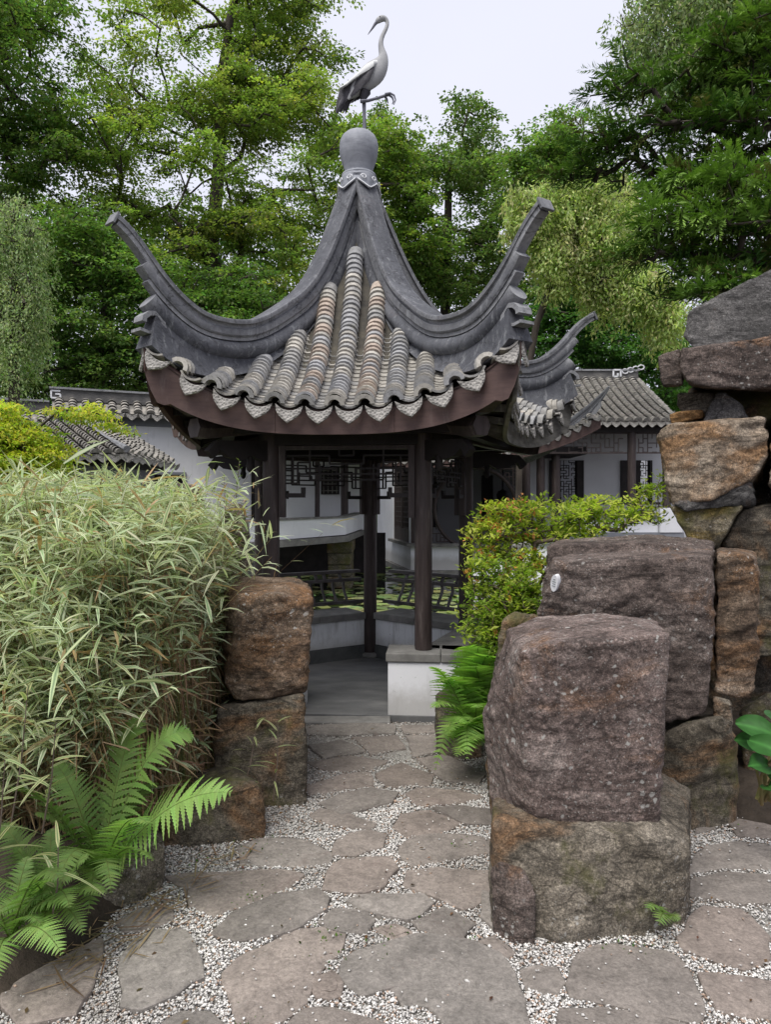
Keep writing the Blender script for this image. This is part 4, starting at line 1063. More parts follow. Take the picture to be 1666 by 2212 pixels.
for i in range(24):
    x = -.3 + i*.21; r_ = .085; T_ = top_of(x); E_ = Vector((x, eys(x)-.03, ezs(x)+.03)); L_ = (T_-E_).length; nt = max(1, min(12, int(L_/.12)))
    for j in range(nt):
        v0, v1 = j*.12/max(L_, .13), min(1, (j+1.15)*.12/max(L_, .13)); p0, p1 = E_*(1-v0) + T_*v0 - UP*.10*math.sin(math.pi*v0)*min(1, L_), E_*(1-v1) + T_*v1 - UP*.10*math.sin(math.pi*v1)*min(1, L_)
        b.loft([[p0 + Vector((r_*math.cos(t), 0, r_*math.sin(t)+.016)) for t in np.linspace(0, math.pi, 7)], [p1 + Vector((r_*.9*math.cos(t), 0, r_*.9*math.sin(t))) for t in np.linspace(0, math.pi, 7)]], cap=(j == 0), closed=False)
    s_ = (ezs(x+.1)-ezs(x-.1))/.2
    M = Matrix.Translation((x+.105, eys(x+.105)-.04, ezs(x+.105)+.01)) @ Matrix.Rotation(-math.atan(s_)*.8, 4, 'Y')
    place('drip_tile', FAR_DRIP, M, wp_)
b.build('tile_courses', M_TILEFAR, wp_, smooth=True, kind='stuff')
for nm, dz, rad in (('ridge_cap', 0, [.085,.085,.085,.085,.07,.045,.025]), ('ridge_band', -.11, [.07,.07,.07,.07,.055,.03,.01]), ('ridge_roll', -.23, [.09,.09,.09,.085,.06,.03,.01])):
    MB().tube([p + UP*dz*(1 - .8*(i/6)**2) for i, p in enumerate(hp_)], rad, 10).build(nm, M_RIDGE, wp_, smooth=True)
rings = [[p + UP*(-.2*(1-.8*(i/6)**2)) + Vector((0,-.05,0)), p + UP*(-.52*(1-.8*(i/6)**2)) + Vector((0,-.08,0)), p + UP*(-.52*(1-.8*(i/6)**2)) + Vector((0,.08,0)), p + UP*(-.2*(1-.8*(i/6)**2)) + Vector((0,.05,0))] for i, p in enumerate(hp_[:6])]
MB().loft(rings).build('ridge_web', M_RIDGE, wp_)

# ---- long hall on the right
hl = thing('garden_hall', 'long hall with grey tiled roof and shaded veranda on the right', 'building', (6, 19, 0))
tile_roof(hl, (2.4, 17.4, 3.68), (7.35, 17.4, 3.68), (7.55, 21.0, 5.40), (2.4, 21.0, 5.40), 22, .15, .105, True, .12, 1.15)
tile_roof(hl, (7.36, 17.45, 3.68), (8.2, 20.0, 4.0), (7.62, 21.1, 5.38), (7.57, 21.0, 5.40), 8, .17, .10, False)
MB().box((2.4, 20.9, 5.36), (7.62, 21.1, 5.62)).build('roof_ridge', M_RIDGEFAR, hl); MB().box((2.4, 20.86, 5.623), (7.66, 21.14, 5.67)).build('ridge_cap', M_RIDGE, hl)
b = MB(); o0 = Vector((6.86, 20.88, 5.45))
for p_, q_ in (((0,0),(0,1)), ((0,1),(1,1)), ((1,1),(1,.0)), ((0,0),(.6,0)), ((.6,0),(.6,.5))): b.bar(o0 + Vector((p_[0]*.22, 0, p_[1]*.2)), o0 + Vector((q_[0]*.22, 0, q_[1]*.2)), .045, .045, (0, 1, 0))
for j in range(4): b.tube([o0 + Vector((.36 + .16*j + .09*math.cos(t), 0, .16 + .04*j + .07*math.sin(t))) for t in np.linspace(0, 6.3, 9)], .022, 5)
b.build('fret_ornament', M_WHITE, hl)
MB().box((2.4, 17.62, 3.44), (7.3, 17.8, 3.60)).build('eave_beam', M_DARKWOOD_VOID, hl)
for x in (3.6, 6.3, 7.2): MB().lathe([(.105, .5), (.105, 3.44)], (x, 17.75, 0), 14).build('column', M_WOOD, hl, smooth=True)
b = MB(); rl = random.Random(3)
for x0, x1 in ((3.72, 6.18), (6.42, 7.08)):
    for z in (3.42, 2.92): b.bar((x0, 17.72, z), (x1, 17.72, z), .03, .04)
    gx = np.arange(x0+.05, x1-.12, .115)
    for x in gx:
        for z in np.arange(2.94, 3.36, .115):
            if rl.random() < .55: b.bar((x, 17.722, z), (x+.115, 17.722, z), .022, .028)
            if rl.random() < .55: b.bar((x, 17.724, z), (x, 17.724, z+.115), .022, .022, (0, 1, 0))
b.build('frieze_lattice', M_WOOD, hl)
HW = plaster('veranda_wall', (.60, .605, .62), .1)  # white plaster toned greyer: veranda shade put into the colour
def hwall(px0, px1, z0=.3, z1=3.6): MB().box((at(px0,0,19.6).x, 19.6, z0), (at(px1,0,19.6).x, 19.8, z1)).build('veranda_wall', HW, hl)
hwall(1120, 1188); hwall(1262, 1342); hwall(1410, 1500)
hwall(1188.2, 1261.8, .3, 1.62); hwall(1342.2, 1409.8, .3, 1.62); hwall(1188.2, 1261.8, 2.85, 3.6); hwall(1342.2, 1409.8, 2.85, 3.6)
for p0, p1, s0, s1 in ((1188, 1262, 1212, 1246), (1342, 1410, 1384, 1404)):
    for a_, b_ in ((p0, s0), (s1, p1)): MB().box((at(a_+.3,0,19.55).x, 19.52, 1.625), (at(b_-.3,0,19.55).x, 19.72, 2.845)).build('window_shutter', M_DARKWOOD_VOID, hl)
    b = MB(); x0, x1 = at(s0,0,19.7).x, at(s1,0,19.7).x
    for x in np.arange(x0, x1, .075):
        for z in np.arange(1.66, 2.80, .075):
            if rl.random() < .6: b.bar((x, 19.66, z), (x+.075, 19.66, z), .02, .022)
            if rl.random() < .6: b.bar((x, 19.662, z), (x, 19.662, z+.075), .02, .02, (0, 1, 0))
    b.build('window_lattice', M_DARKWOOD_VOID, hl)
MB().box((2.4, 22.6, .2), (9, 22.8, 3.6)).build('rear_wall', M_PLASTER, hl)
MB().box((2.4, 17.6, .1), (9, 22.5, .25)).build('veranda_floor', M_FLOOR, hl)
MB().box((2.4, 17.8, 3.61), (8.0, 22.6, 3.67)).build('veranda_ceiling', M_DARKWOOD_VOID, hl)
MB().box((3.7, 17.70, 1.60), (7.1, 17.76, 1.66)).build('veranda_rail', M_DARKWOOD_VOID, hl)
MB().box((3.7, 17.70, 1.40), (7.1, 17.74, 1.44)).build('veranda_rail', M_DARKWOOD_VOID, hl)

# ---- low white parapet walls in front of the hall
pw = thing('parapet_wall', 'low white parapet wall with grey coping before the hall veranda', 'wall', (6, 16.8, 0))
MB().box((4.4, 16.8, .93), (6.6, 17.0, 1.285)).build('parapet', M_PLASTER, pw); MB().box((4.35, 16.74, 1.288), (6.6, 17.05, 1.36)).build('parapet_coping', M_SLAB, pw)
MB().box((4.35, 16.72, .5), (7.2, 17.05, .927)).build('parapet_base', M_PLASTER_BAND, pw); MB().box((6.62, 16.7, .93), (7.15, 17.1, 1.52)).build('end_pier', M_PLASTER, pw)
cv = thing('curved_parapet', 'white parapet wall with dipping curved coping behind the azalea', 'wall', (2.3, 12, 0))
cz = spline([1.48, 1.7, 1.9, 2.2, 2.6, 3.4, 4.4], [.70, .63, .70, .83, .90, .92, .92]); rings, rings2 = [], []
for x in np.linspace(1.50, 4.4, 30):
    z = cz(x); rings.append([(x, 12, -.4), (x, 12, z), (x, 12.2, z), (x, 12.2, -.4)]); rings2.append([(x, 11.95, z+.003), (x, 11.95, z+.06), (x, 12.25, z+.06), (x, 12.25, z+.003)])
MB().loft(rings).build('parapet', M_PLASTER, cv); MB().loft(rings2).build('parapet_coping', M_SLAB, cv)
# ------------------------------------------------------------------ boulders and stacked rocks
def remesh(me, vox, smooth_it=1):
    o = bpy.data.objects.new('tmp', me); COL.objects.link(o)
    r = o.modifiers.new('r', 'REMESH'); r.mode = 'VOXEL'; r.voxel_size = vox
    s = o.modifiers.new('s', 'SMOOTH'); s.factor = 0.5; s.iterations = smooth_it
    dg = bpy.context.evaluated_depsgraph_get(); me2 = bpy.data.meshes.new_from_object(o.evaluated_get(dg))
    bpy.data.objects.remove(o); bpy.data.meshes.remove(me); return me2

def chisel(bm, rnd, n, depth):
    """break flakes off a convex block: slice off edges with random planes"""
    for _ in range(n):
        es = [e for e in bm.edges if len(e.link_faces) == 2 and e.calc_length() > .06]
        if not es: return
        e = rnd.choice(es); c = (e.verts[0].co*(t := rnd.uniform(.2, .8)) + e.verts[1].co*(1-t))
        nr = (e.link_faces[0].normal + e.link_faces[1].normal)
        if nr.length < .2: continue
        nr = (nr.normalized() + Vector((rnd.gauss(0, .35), rnd.gauss(0, .35), rnd.gauss(0, .35)))).normalized()
        c = nr*(max(v.co.dot(nr) for v in bm.verts) - rnd.uniform(.25, 1)*depth)
        res = bmesh.ops.bisect_plane(bm, geom=bm.verts[:] + bm.edges[:] + bm.faces[:], plane_co=c, plane_no=nr, clear_outer=True)
        ed = [g for g in res['geom_cut'] if isinstance(g, bmesh.types.BMEdge)]
        if ed: bmesh.ops.contextual_create(bm, geom=ed)
        bm.normal_update()

def rock(name, label, hulls, mat, seed=0, vox=.017, amp=.018, strata=.009, cut=8, depth=.03, group=None, sdir=(0, 0, 1), foot=True):
    rnd = random.Random(seed); allv, allf = [], []
    for h in hulls:
        bm = bmesh.new()
        for p in h: bm.verts.new(at(*p))
        if foot:                             # a stone that stands on the ground goes down into it
            for v in list(bm.verts):
                if v.co.z < .42: bm.verts.new((v.co.x, v.co.y, -.10))
        bmesh.ops.convex_hull(bm, input=bm.verts[:])
        loose = [v for v in bm.verts if not v.link_faces]
        bmesh.ops.delete(bm, geom=loose, context='VERTS')
        bmesh.ops.dissolve_limit(bm, angle_limit=R(4), verts=bm.verts[:], edges=bm.edges[:])
        bmesh.ops.recalc_face_normals(bm, faces=bm.faces); bm.normal_update()
        chisel(bm, rnd, cut//2, depth*.55)
        bmesh.ops.triangulate(bm, faces=bm.faces[:])
        k = len(allv); bm.verts.index_update()
        allv += [v.co.copy() for v in bm.verts]; allf += [tuple(v.index + k for v in f.verts) for f in bm.faces]; bm.free()
    me = bpy.data.meshes.new(name); me.from_pydata([tuple(v) for v in allv], [], allf); me.update()
    me = remesh(me, vox)
    n = len(me.vertices); V = np.empty(n*3, np.float32); me.vertices.foreach_get('co', V); V = V.reshape(-1, 3).astype(float)
    Nn = np.empty(n*3, np.float32); me.vertices.foreach_get('normal', Nn); Nn = Nn.reshape(-1, 3).astype(float)
    s = np.array(sdir, float); s /= np.linalg.norm(s)
    wp3 = V + 0.10*np.stack([perlin(V*3.1, seed+1), perlin(V*3.1, seed+2), perlin(V*3.1, seed+3)], 1)
    lay = wp3 @ s
    Q = wp3*2.2 + np.outer(lay, s)*16
    dsp = .55*amp*fbm(V*4.2, 2, seed) + strata*1.1*fbm(Q, 3, seed+7) - 0.8*amp*np.abs(fbm(wp3*6, 3, seed+4)) + .0055*fbm(V*26, 3, seed+5)
    lv = lay*(1/.055) + 1.3*fbm(V*2.4, 2, seed+9); li = np.floor(lv); lf = lv - li
    hsh = np.modf(np.abs(np.sin(li*12.9898 + seed)*43758.5453))[0]; hs2 = np.modf(np.abs(np.sin((li+1)*12.9898 + seed)*43758.5453))[0]
    ledge = hsh + (hs2 - hsh)*np.clip((lf - .82)/.18, 0, 1) - .5
    dsp = dsp + .25*amp - strata*1.3*np.exp(-((lf-.9)/.06)**2)*np.clip(.3 + 1.5*fbm(V*2.3, 2, seed+15), 0, 1) + ledge*strata*1.5*np.clip(.6 + 1.2*fbm(V*2.0, 2, seed+12), 0, 1)
    vfac = 1 - 0.45*np.abs(Nn @ s)
    V += Nn*(dsp*vfac)[:, None]
    lo, hi = V.min(0), V.max(0); off = np.array([(lo[0]+hi[0])/2, (lo[1]+hi[1])/2, lo[2]])
    me.vertices.foreach_set('co', (V - off).astype(np.float32).ravel())
    me.polygons.foreach_set('use_smooth', np.ones(len(me.polygons), bool)); me.update()
    me.name = name; me.materials.clear(); me.materials.append(mat)
    o = bpy.data.objects.new(name, me); COL.objects.link(o); o.location = off
    return tag(o, label, 'rock', group)

RK_PURPLE = rock_mat('purple_brown_sandstone', (.085,.062,.053), (.185,.142,.126), (.325,.272,.245), .14, 1.6, .0, (1.6, 1.6, 3), (0,0,0))
RK_BLOCK = rock_mat('dark_brown_sandstone', (.062,.047,.041), (.138,.108,.094), (.25,.205,.182), .2, .7, .05, (1.2, 1.2, 3.5), (3,1,0))
RK_RUST = rock_mat('rusty_sandstone', (.060,.043,.031), (.165,.118,.082), (.31,.245,.185), .62, .6, .15, (1.4, 1.4, 3.5), (7,2,1))
RK_DARK = rock_mat('dark_mossy_sandstone', (.042,.036,.028), (.105,.090,.068), (.20,.175,.137), .42, .35, .55, (1.2, 1.2, 4), (1,9,4))  # darkest brown stone, with moss patches
RK_OCHRE = rock_mat('ochre_grey_sandstone', (.085,.073,.056), (.18,.155,.12), (.30,.265,.215), .36, .45, .35, (1.2, 1.2, 5), (5,5,2))
RK_GREY = rock_mat('grey_slate_slab', (.062,.06,.057), (.105,.10,.097), (.165,.158,.15), .08, .25, .05, (1, 1, 5), (2,6,6))
RK_CLIFF = rock_mat('orange_brown_sandstone', (.14,.105,.075), (.29,.23,.17), (.47,.40,.315), .62, .3, .3, (1.5, 1.5, 3.5), (4,7,3), (.40, .21, .075))
RK_LICHEN = rock_mat('yellow_lichened_sandstone', (.075,.062,.042), (.17,.145,.10), (.27,.235,.18), .6, .5, .55, (1.2, 1.2, 4), (6,3,8), (.42, .29, .03))

# left gate pillar
rock('boulder', 'rusty brown squared boulder topping the left stone pillar by the path',
     [[(522,1284,3.72),(600,1282,3.70),(677,1296,3.78),(668,1345,3.76),(663,1430,3.74),(661,1496,3.76),(612,1500,3.70),(560,1514,3.70),(505,1516,3.74),(489,1480,3.78),(492,1400,3.80),(505,1330,3.78),
       (492,1266,4.2),(530,1246,4.55),(640,1246,4.5),(668,1258,4.4),(655,1480,4.4),(500,1480,4.4),(478,1400,4.0),(482,1330,4.0)]], RK_RUST, 11, .016, .02, .012, 9, .035)
rock('boulder', 'dark boulder under the rusty one forming the left pillar base',
     [[(470,1530,3.72),(560,1512,3.74),(655,1500,3.72),(660,1600,3.66),(663,1712,3.70),(600,1724,3.66),(520,1712,3.62),(462,1680,3.70),(462,1600,3.75),(480,1500,4.4),(650,1500,4.4),(650,1640,4.4),(470,1640,4.4)]], RK_DARK, 12, .018, .02, .006, 8, .03)
rock('boulder', 'low dark mossy boulder at the foot of the left pillar',
     [[(356,1812,3.22),(352,1778,3.22),(430,1720,3.25),(520,1690,3.28),(560,1702,3.3),(572,1764,3.3),(522,1792,3.26),(440,1808,3.22),(420,1660,3.75),(485,1642,3.8),(545,1655,3.8),(380,1700,3.6),(560,1700,3.7),(380,1770,3.7)]], RK_DARK, 13, .015, .022, .006, 9, .04)
rock('boulder', 'brown boulder half hidden under the big fern fronds',
     [[(180,1990,2.72),(196,1860,2.74),(290,1800,2.85),(352,1818,2.9),(350,1872,2.86),(292,1935,2.76),(235,1968,2.7),(200,1800,3.3),(300,1760,3.4),(350,1800,3.3),(330,1860,3.2)]], RK_OCHRE, 14, .014, .018, .005, 7, .03)
rock('boulder', 'brown rock top poking up behind the striped grass',
     [[(365,1050,5.2),(385,1040,5.3),(430,1052,5.2),(442,1085,5.2),(440,1140,5.2),(360,1140,5.2),(370,1060,5.8),(430,1060,5.8),(360,1300,5.2),(450,1300,5.2)]], RK_BLOCK, 16, .02, .02, .008, 7, .04)
rock('boulder', 'rough brown rock between the striped grass and left columns',
     [[(492,1090,4.6),(520,1085,4.7),(536,1140,4.6),(528,1230,4.6),(480,1240,4.6),(478,1130,4.6),(490,1100,5.2),(530,1120,5.2),(480,1500,4.6),(530,1500,4.6)]], RK_OCHRE, 17, .018, .025, .01, 9, .04)

# right foreground
rock('boulder', 'large purple brown block with white lichen standing nearest the path',
     [[(1130,1408,2.66),(1180,1392,2.65),(1290,1386,2.66),(1390,1372,2.70),(1449,1370,2.74),(1443,1450,2.72),(1430,1560,2.70),(1418,1700,2.70),(1408,1745,2.74),(1400,1764,2.84),(1320,1776,2.80),(1230,1774,2.79),(1160,1748,2.80),(1330,1762,2.69),(1230,1756,2.67),(1144,1716,2.68),(1128,1560,2.66),
       (1096,1360,3.22),(1160,1332,3.34),(1300,1322,3.40),(1415,1340,3.36),(1084,1445,3.12),(1060,1500,3.10),(1043,1546,3.10),(1060,1590,3.08),(1076,1640,3.04),(1080,1682,3.0),(1140,1700,3.2),(1400,1700,3.3),(1420,1450,3.3)]], RK_PURPLE, 21, .0115, .007, .006, 4, .014, None, (.12, .1, 1))
rock('boulder', 'wide ochre and grey base boulder under the lichened purple block',
     [[(1066,1770,2.64),(1150,1790,2.60),(1240,1812,2.58),(1400,1806,2.60),(1492,1812,2.68),(1486,1880,2.62),(1474,1962,2.60),(1400,1984,2.55),(1210,2000,2.50),(1160,1962,2.54),(1068,1905,2.60),
       (1064,1722,2.95),(1420,1664,3.15),(1488,1700,3.1),(1492,1790,3.0),(1100,1720,3.2),(1100,1850,3.1),(1460,1900,3.1)]], RK_OCHRE, 22, .0145, .02, .006, 12, .035)
rock('boulder', 'small dark brown stone wedged at the base boulder left foot',
     [[(1062,1876,2.58),(1080,1862,2.56),(1130,1880,2.53),(1160,1935,2.50),(1120,1950,2.50),(1064,1945,2.56),(1080,1850,2.8),(1150,1890,2.75)]], RK_BLOCK, 23, .011, .01, .004, 5, .02)
rock('boulder', 'long dark flat topped block bearing the small white plaque',
     [[(1200,1212,3.55),(1240,1220,3.52),(1400,1210,3.52),(1540,1200,3.55),(1543,1300,3.52),(1532,1420,3.52),(1528,1540,3.55),(1440,1560,3.55),(1436,1420,3.54),(1160,1345,3.62),(1175,1260,3.62),(1192,1205,3.75),(1230,1196,4.0),(1540,1186,4.0),(1160,1420,3.7),(1500,1500,4.1),(1180,1420,4.1)],
      [(1182,1180,4.12),(1250,1176,4.02),(1400,1172,4.0),(1545,1190,4.02),(1205,1164,4.5),(1400,1154,4.6),(1540,1166,4.5),(1540,1400,4.05),(1170,1330,4.05),(1170,1400,4.5),(1530,1400,4.5)]], RK_BLOCK, 24, .017, .018, .012, 9, .03)
rock('boulder', 'reddish split block standing right of the plaque block',
     [[(1549,1196,3.60),(1600,1196,3.58),(1636,1206,3.60),(1639,1260,3.60),(1630,1400,3.58),(1634,1488,3.60),(1600,1510,3.60),(1548,1494,3.60),(1546,1400,3.62),(1552,1182,4.1),(1630,1190,4.1),(1620,1450,4.1),(1552,1450,4.1)]], RK_RUST, 25, .015, .016, .012, 7, .025)
rock('boulder', 'small grey stone wedged under the reddish split block',
     [[(1542,1502,3.60),(1578,1512,3.58),(1582,1556,3.58),(1545,1560,3.6),(1545,1510,3.9),(1580,1550,3.9)]], RK_OCHRE, 26, .012, .012, .006, 4, .02)
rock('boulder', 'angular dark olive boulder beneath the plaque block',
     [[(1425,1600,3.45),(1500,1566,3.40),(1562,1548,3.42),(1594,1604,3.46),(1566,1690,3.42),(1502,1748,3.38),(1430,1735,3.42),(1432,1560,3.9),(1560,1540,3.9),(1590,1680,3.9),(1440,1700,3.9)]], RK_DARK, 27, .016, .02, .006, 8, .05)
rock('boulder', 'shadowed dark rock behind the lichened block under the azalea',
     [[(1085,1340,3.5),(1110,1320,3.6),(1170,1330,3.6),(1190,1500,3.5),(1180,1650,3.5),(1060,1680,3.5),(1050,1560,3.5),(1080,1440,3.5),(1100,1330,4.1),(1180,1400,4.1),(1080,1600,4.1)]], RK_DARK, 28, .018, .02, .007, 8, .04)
rock('boulder', 'dark stone at the foot of the white entrance wall',
     [[(940,1500,4.45),(965,1482,4.5),(1010,1490,4.5),(1035,1510,4.4),(1040,1620,4.35),(1000,1630,4.3),(955,1590,4.35),(944,1540,4.4),(960,1490,4.75),(1030,1500,4.75),(1030,1600,4.7)]], RK_DARK, 29, .015, .016, .006, 6, .03)

# the tall rockery on the right
rock('rockery_boulder', 'huge dark grey slab capping the tall rock stack at right edge',
     [[(1476,728,4.55),(1490,672,4.60),(1560,632,4.65),(1668,582,4.7),(1800,560,4.8),(1800,742,4.6),(1668,734,4.52),(1560,750,4.50),(1500,756,4.5),(1500,690,5.4),(1800,600,5.6),(1800,740,5.5)]], RK_GREY, 31, .022, .016, .006, 7, .04)
rock('rockery_boulder', 'massive reddish brown boulder under the grey cap slab',
     [[(1466,792,4.50),(1472,752,4.5),(1560,742,4.46),(1668,726,4.46),(1800,735,4.5),(1800,840,4.5),(1668,836,4.46),(1600,842,4.48),(1500,832,4.48),(1478,818,4.48),(1490,760,5.5),(1800,750,5.6),(1800,850,5.6),(1500,840,5.5)]], RK_BLOCK, 32, .02, .02, .012, 8, .04)
rock('rockery_boulder', 'small dark block jutting left of the reddish brown boulder',
     [[(1424,768,4.75),(1468,754,4.7),(1474,832,4.7),(1434,836,4.72),(1428,800,4.75),(1430,775,5.3),(1475,760,5.3),(1470,830,5.3)]], RK_BLOCK, 33, .017, .016, .01, 6, .03)
rock('rockery_boulder', 'pale brown neck stone below the small jutting block',
     [[(1464,850,4.85),(1546,846,4.8),(1542,902,4.8),(1480,908,4.82),(1466,880,4.85),(1470,850,5.3),(1545,900,5.3)]], RK_OCHRE, 34, .016, .016, .008, 5, .03)
rock('rockery_boulder', 'thin bright orange slab jutting from the stack left side',
     [[(1443,896,4.72),(1470,888,4.68),(1520,884,4.68),(1524,902,4.68),(1480,914,4.68),(1448,918,4.72),(1460,890,5.2),(1530,900,5.2)]], rock_mat('orange_slab', (.2,.11,.045), (.36,.20,.08), (.46,.32,.18), .6, .1, 0, (1.2,1.2,8)), 35, .014, .012, .008, 4, .02)
rock('rockery_boulder', 'pale grey cone shaped stone under the massive boulder',
     [[(1520,906,4.62),(1548,850,4.64),(1562,846,4.64),(1604,872,4.6),(1624,918,4.62),(1580,925,4.58),(1524,922,4.6),(1560,850,5.1),(1620,915,5.1),(1530,915,5.1)]], RK_GREY, 36, .015, .016, .006, 6, .03)
rock('rockery_boulder', 'big orange brown main block of the tall rock stack',
     [[(1424,938,4.62),(1450,916,4.55),(1545,912,4.46),(1560,916,4.44),(1652,900,4.52),(1658,985,4.50),(1622,1036,4.48),(1560,1054,4.44),(1540,1082,4.45),(1500,1084,4.48),(1452,1092,4.6),(1440,1040,4.6),(1436,990,4.62),(1450,920,5.3),(1650,910,5.3),(1640,1060,5.3),(1450,1080,5.3)]], RK_CLIFF, 37, .017, .018, .012, 9, .035)
rock('rockery_boulder', 'thin grey layered stones below the orange brown block',
     [[(1458,1088,4.55),(1500,1078,4.50),(1560,1052,4.48),(1624,1040,4.50),(1632,1092,4.50),(1560,1098,4.46),(1480,1104,4.5),(1470,1070,5.2),(1630,1050,5.2),(1620,1095,5.2)]], RK_GREY, 38, .015, .014, .016, 6, .03)
rock('rockery_boulder', 'tapering yellow lichened wedge stone below the grey layers',
     [[(1446,1092,4.6),(1510,1100,4.5),(1606,1092,4.5),(1582,1134,4.5),(1550,1184,4.5),(1502,1186,4.52),(1470,1136,4.58),(1460,1090,5.2),(1600,1095,5.2),(1550,1190,5.2)]], RK_LICHEN, 39, .015, .016, .008, 7, .03)
rock('rockery_boulder', 'dark brown boulder right of the yellow lichened wedge',
     [[(1562,1180,4.6),(1600,1100,4.6),(1700,1080,4.6),(1780,1080,4.6),(1780,1400,4.6),(1640,1420,4.6),(1570,1250,4.6),(1600,1100,5.5),(1780,1100,5.5),(1780,1400,5.5),(1580,1300,5.5)]], RK_DARK, 40, .02, .022, .01, 8, .05)
rock('rockery_boulder', 'tall brown slab leaning at the right edge of the stack',
     [[(1668,920,4.5),(1700,890,4.5),(1800,880,4.5),(1800,1080,4.5),(1690,1076,4.5),(1664,1050,4.5),(1680,900,5.3),(1800,900,5.3),(1800,1070,5.3),(1675,1060,5.3)]], RK_CLIFF, 41, .018, .018, .01, 6, .03)
rock('rockery_boulder', 'dark rock core added behind so gaps in the stack read dark',
     [[(1490,840,5.25),(1800,830,5.25),(1800,1700,5.25),(1560,1700,5.0),(1500,1180,5.2),(1480,1000,5.3),(1500,830,6.4),(1800,830,6.4),(1800,1700,6.4),(1500,1400,6.4)]], RK_DARK, 42, .03, .03, .01, 6, .05)  # dark backing mass added so the gaps between stones read dark
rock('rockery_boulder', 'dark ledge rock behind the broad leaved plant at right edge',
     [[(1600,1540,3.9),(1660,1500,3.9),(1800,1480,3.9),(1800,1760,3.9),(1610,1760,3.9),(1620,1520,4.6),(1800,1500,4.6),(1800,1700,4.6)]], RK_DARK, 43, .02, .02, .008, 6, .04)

# oval plaque screwed to the block's left face
pc = at(1195, 1268, 3.50)
blk = next(o for o in bpy.data.objects if o.get('label', '').startswith('long dark flat topped'))
_h, _loc, _n, _ = blk.closest_point_on_mesh(pc - blk.location); pc = _loc + blk.location
pl = MB(); ea = np.linspace(0, 2*math.pi, 28, endpoint=False)
nrm_ = (_n*.4 + Vector((-.86, -.5, .1))*.6).normalized(); up_ = (UP - nrm_*UP.dot(nrm_)).normalized(); sx = up_.cross(nrm_)
lean = (up_*.97 + sx*.24).normalized(); sx = lean.cross(nrm_)
pl.loft([[pc + nrm_*k_ + sx*(.021*math.cos(t)) + lean*(.046*math.sin(t)) for t in ea] for k_ in (-.02, .010)])
plq = thing('plaque', 'small oval white plaque fixed on the dark block left face', 'plaque', pc)
pl.build('plate', M_WHITE, plq, bevel=.001)
b = MB()
for j, (w_, z_) in enumerate(((.006, .022), (.010, .010), (.008, -.002), (.010, -.014))):
    b.bar(pc + nrm_*.0115 + lean*z_ - sx*w_, pc + nrm_*.0115 + lean*z_ + sx*w_, .0015, .003, lean)
b.build('plate_print', simple('faded_print', [(0.3, (.12, .14, .14)), (.7, (.25, .28, .28))], 30, 2, .6, 0), plq)
# ------------------------------------------------------------------ trees
def skeleton(trunk, targets, rng, wig=0.12, r_tip=0.010, r_pow=0.47, step=0.6, up=0.15):
    """limbs grown from the trunk polyline out to every leaf cluster; returns tube segments"""
    pos = [np.array(p, float) for p in trunk]; par = [-1] + list(range(len(trunk)-1)); tip = [0]*len(trunk)
    tr = np.array(trunk); dmin = np.min(np.linalg.norm(targets[:, None] - tr[None], axis=2), axis=1)
    top = len(trunk)
    for ti in np.argsort(dmin):
        t = targets[ti]; A = np.array(pos); d = np.linalg.norm(A - t, axis=1)
        cost = d + 0.6*np.maximum(0, A[:, 2] - t[2]) + np.where(np.arange(len(A)) < 1, 3, 0)
        k = int(np.argmin(cost)); L = d[k]; n = max(1, int(L/step)); prev = k; a = A[k]
        side = rng.normal(0, 1, 3)
        for i in range(1, n+1):
            f = i/n; p = a + (t-a)*f + side*wig*L*0.35*math.sin(math.pi*f) + rng.normal(0, wig*.25*step, 3) + np.array([0, 0, up*L*.5*math.sin(math.pi*f)])
            pos.append(p); par.append(prev); tip.append(0); prev = len(pos)-1
        tip[prev] = 1
    n = len(pos); cnt = np.array(tip, float)
    for i in range(n-1, 0, -1): cnt[par[i]] += cnt[i]
    rad = r_tip*np.maximum(cnt, 1)**r_pow
    return np.array(pos), np.array(par), rad

def limbs(pos, par, rad, sides=5, rmax=None):
    i = np.where(par >= 0)[0]; a, b = pos[par[i]], pos[i]; ra, rb = np.minimum(rad[par[i]], rad[i]*1.6), rad[i]
    if rmax: ra, rb = np.minimum(ra, rmax), np.minimum(rb, rmax)
    d = norm(b-a); u = np.where(np.abs(d[:, 2:3]) < .9, np.array([[0, 0, 1.]]), np.array([[1., 0, 0]])); s = norm(np.cross(d, u)); w = np.cross(s, d)
    th = np.arange(sides)*2*np.pi/sides; V = []
    for p, r in ((a - d*ra[:, None]*.2, ra), (b, rb)):
        V.append(p[:, None] + r[:, None, None]*(s[:, None]*np.cos(th)[None, :, None] + w[:, None]*np.sin(th)[None, :, None]))
    V = np.concatenate(V, axis=1).reshape(-1, 3); k = np.arange(len(i))[:, None]*2*sides
    F = np.concatenate([k + np.array([j, (j+1) % sides, sides+(j+1) % sides, sides+j]) for j in range(sides)])
    return V, F

def in_blobs(blobs, n, rng, shell=0.35):
    """points spread through a few ellipsoids (cx,cy,cz, rx,ry,rz)"""
    vol = np.array([b[3]*b[4]*b[5] for b in blobs])**.8; pick = rng.choice(len(blobs), n, p=vol/vol.sum()); B = np.array(blobs)[pick]
    v = norm(rng.normal(0, 1, (n, 3))); r = rng.uniform(shell, 1, n)**.6
    return B[:, :3] + v*B[:, 3:]*r[:, None]

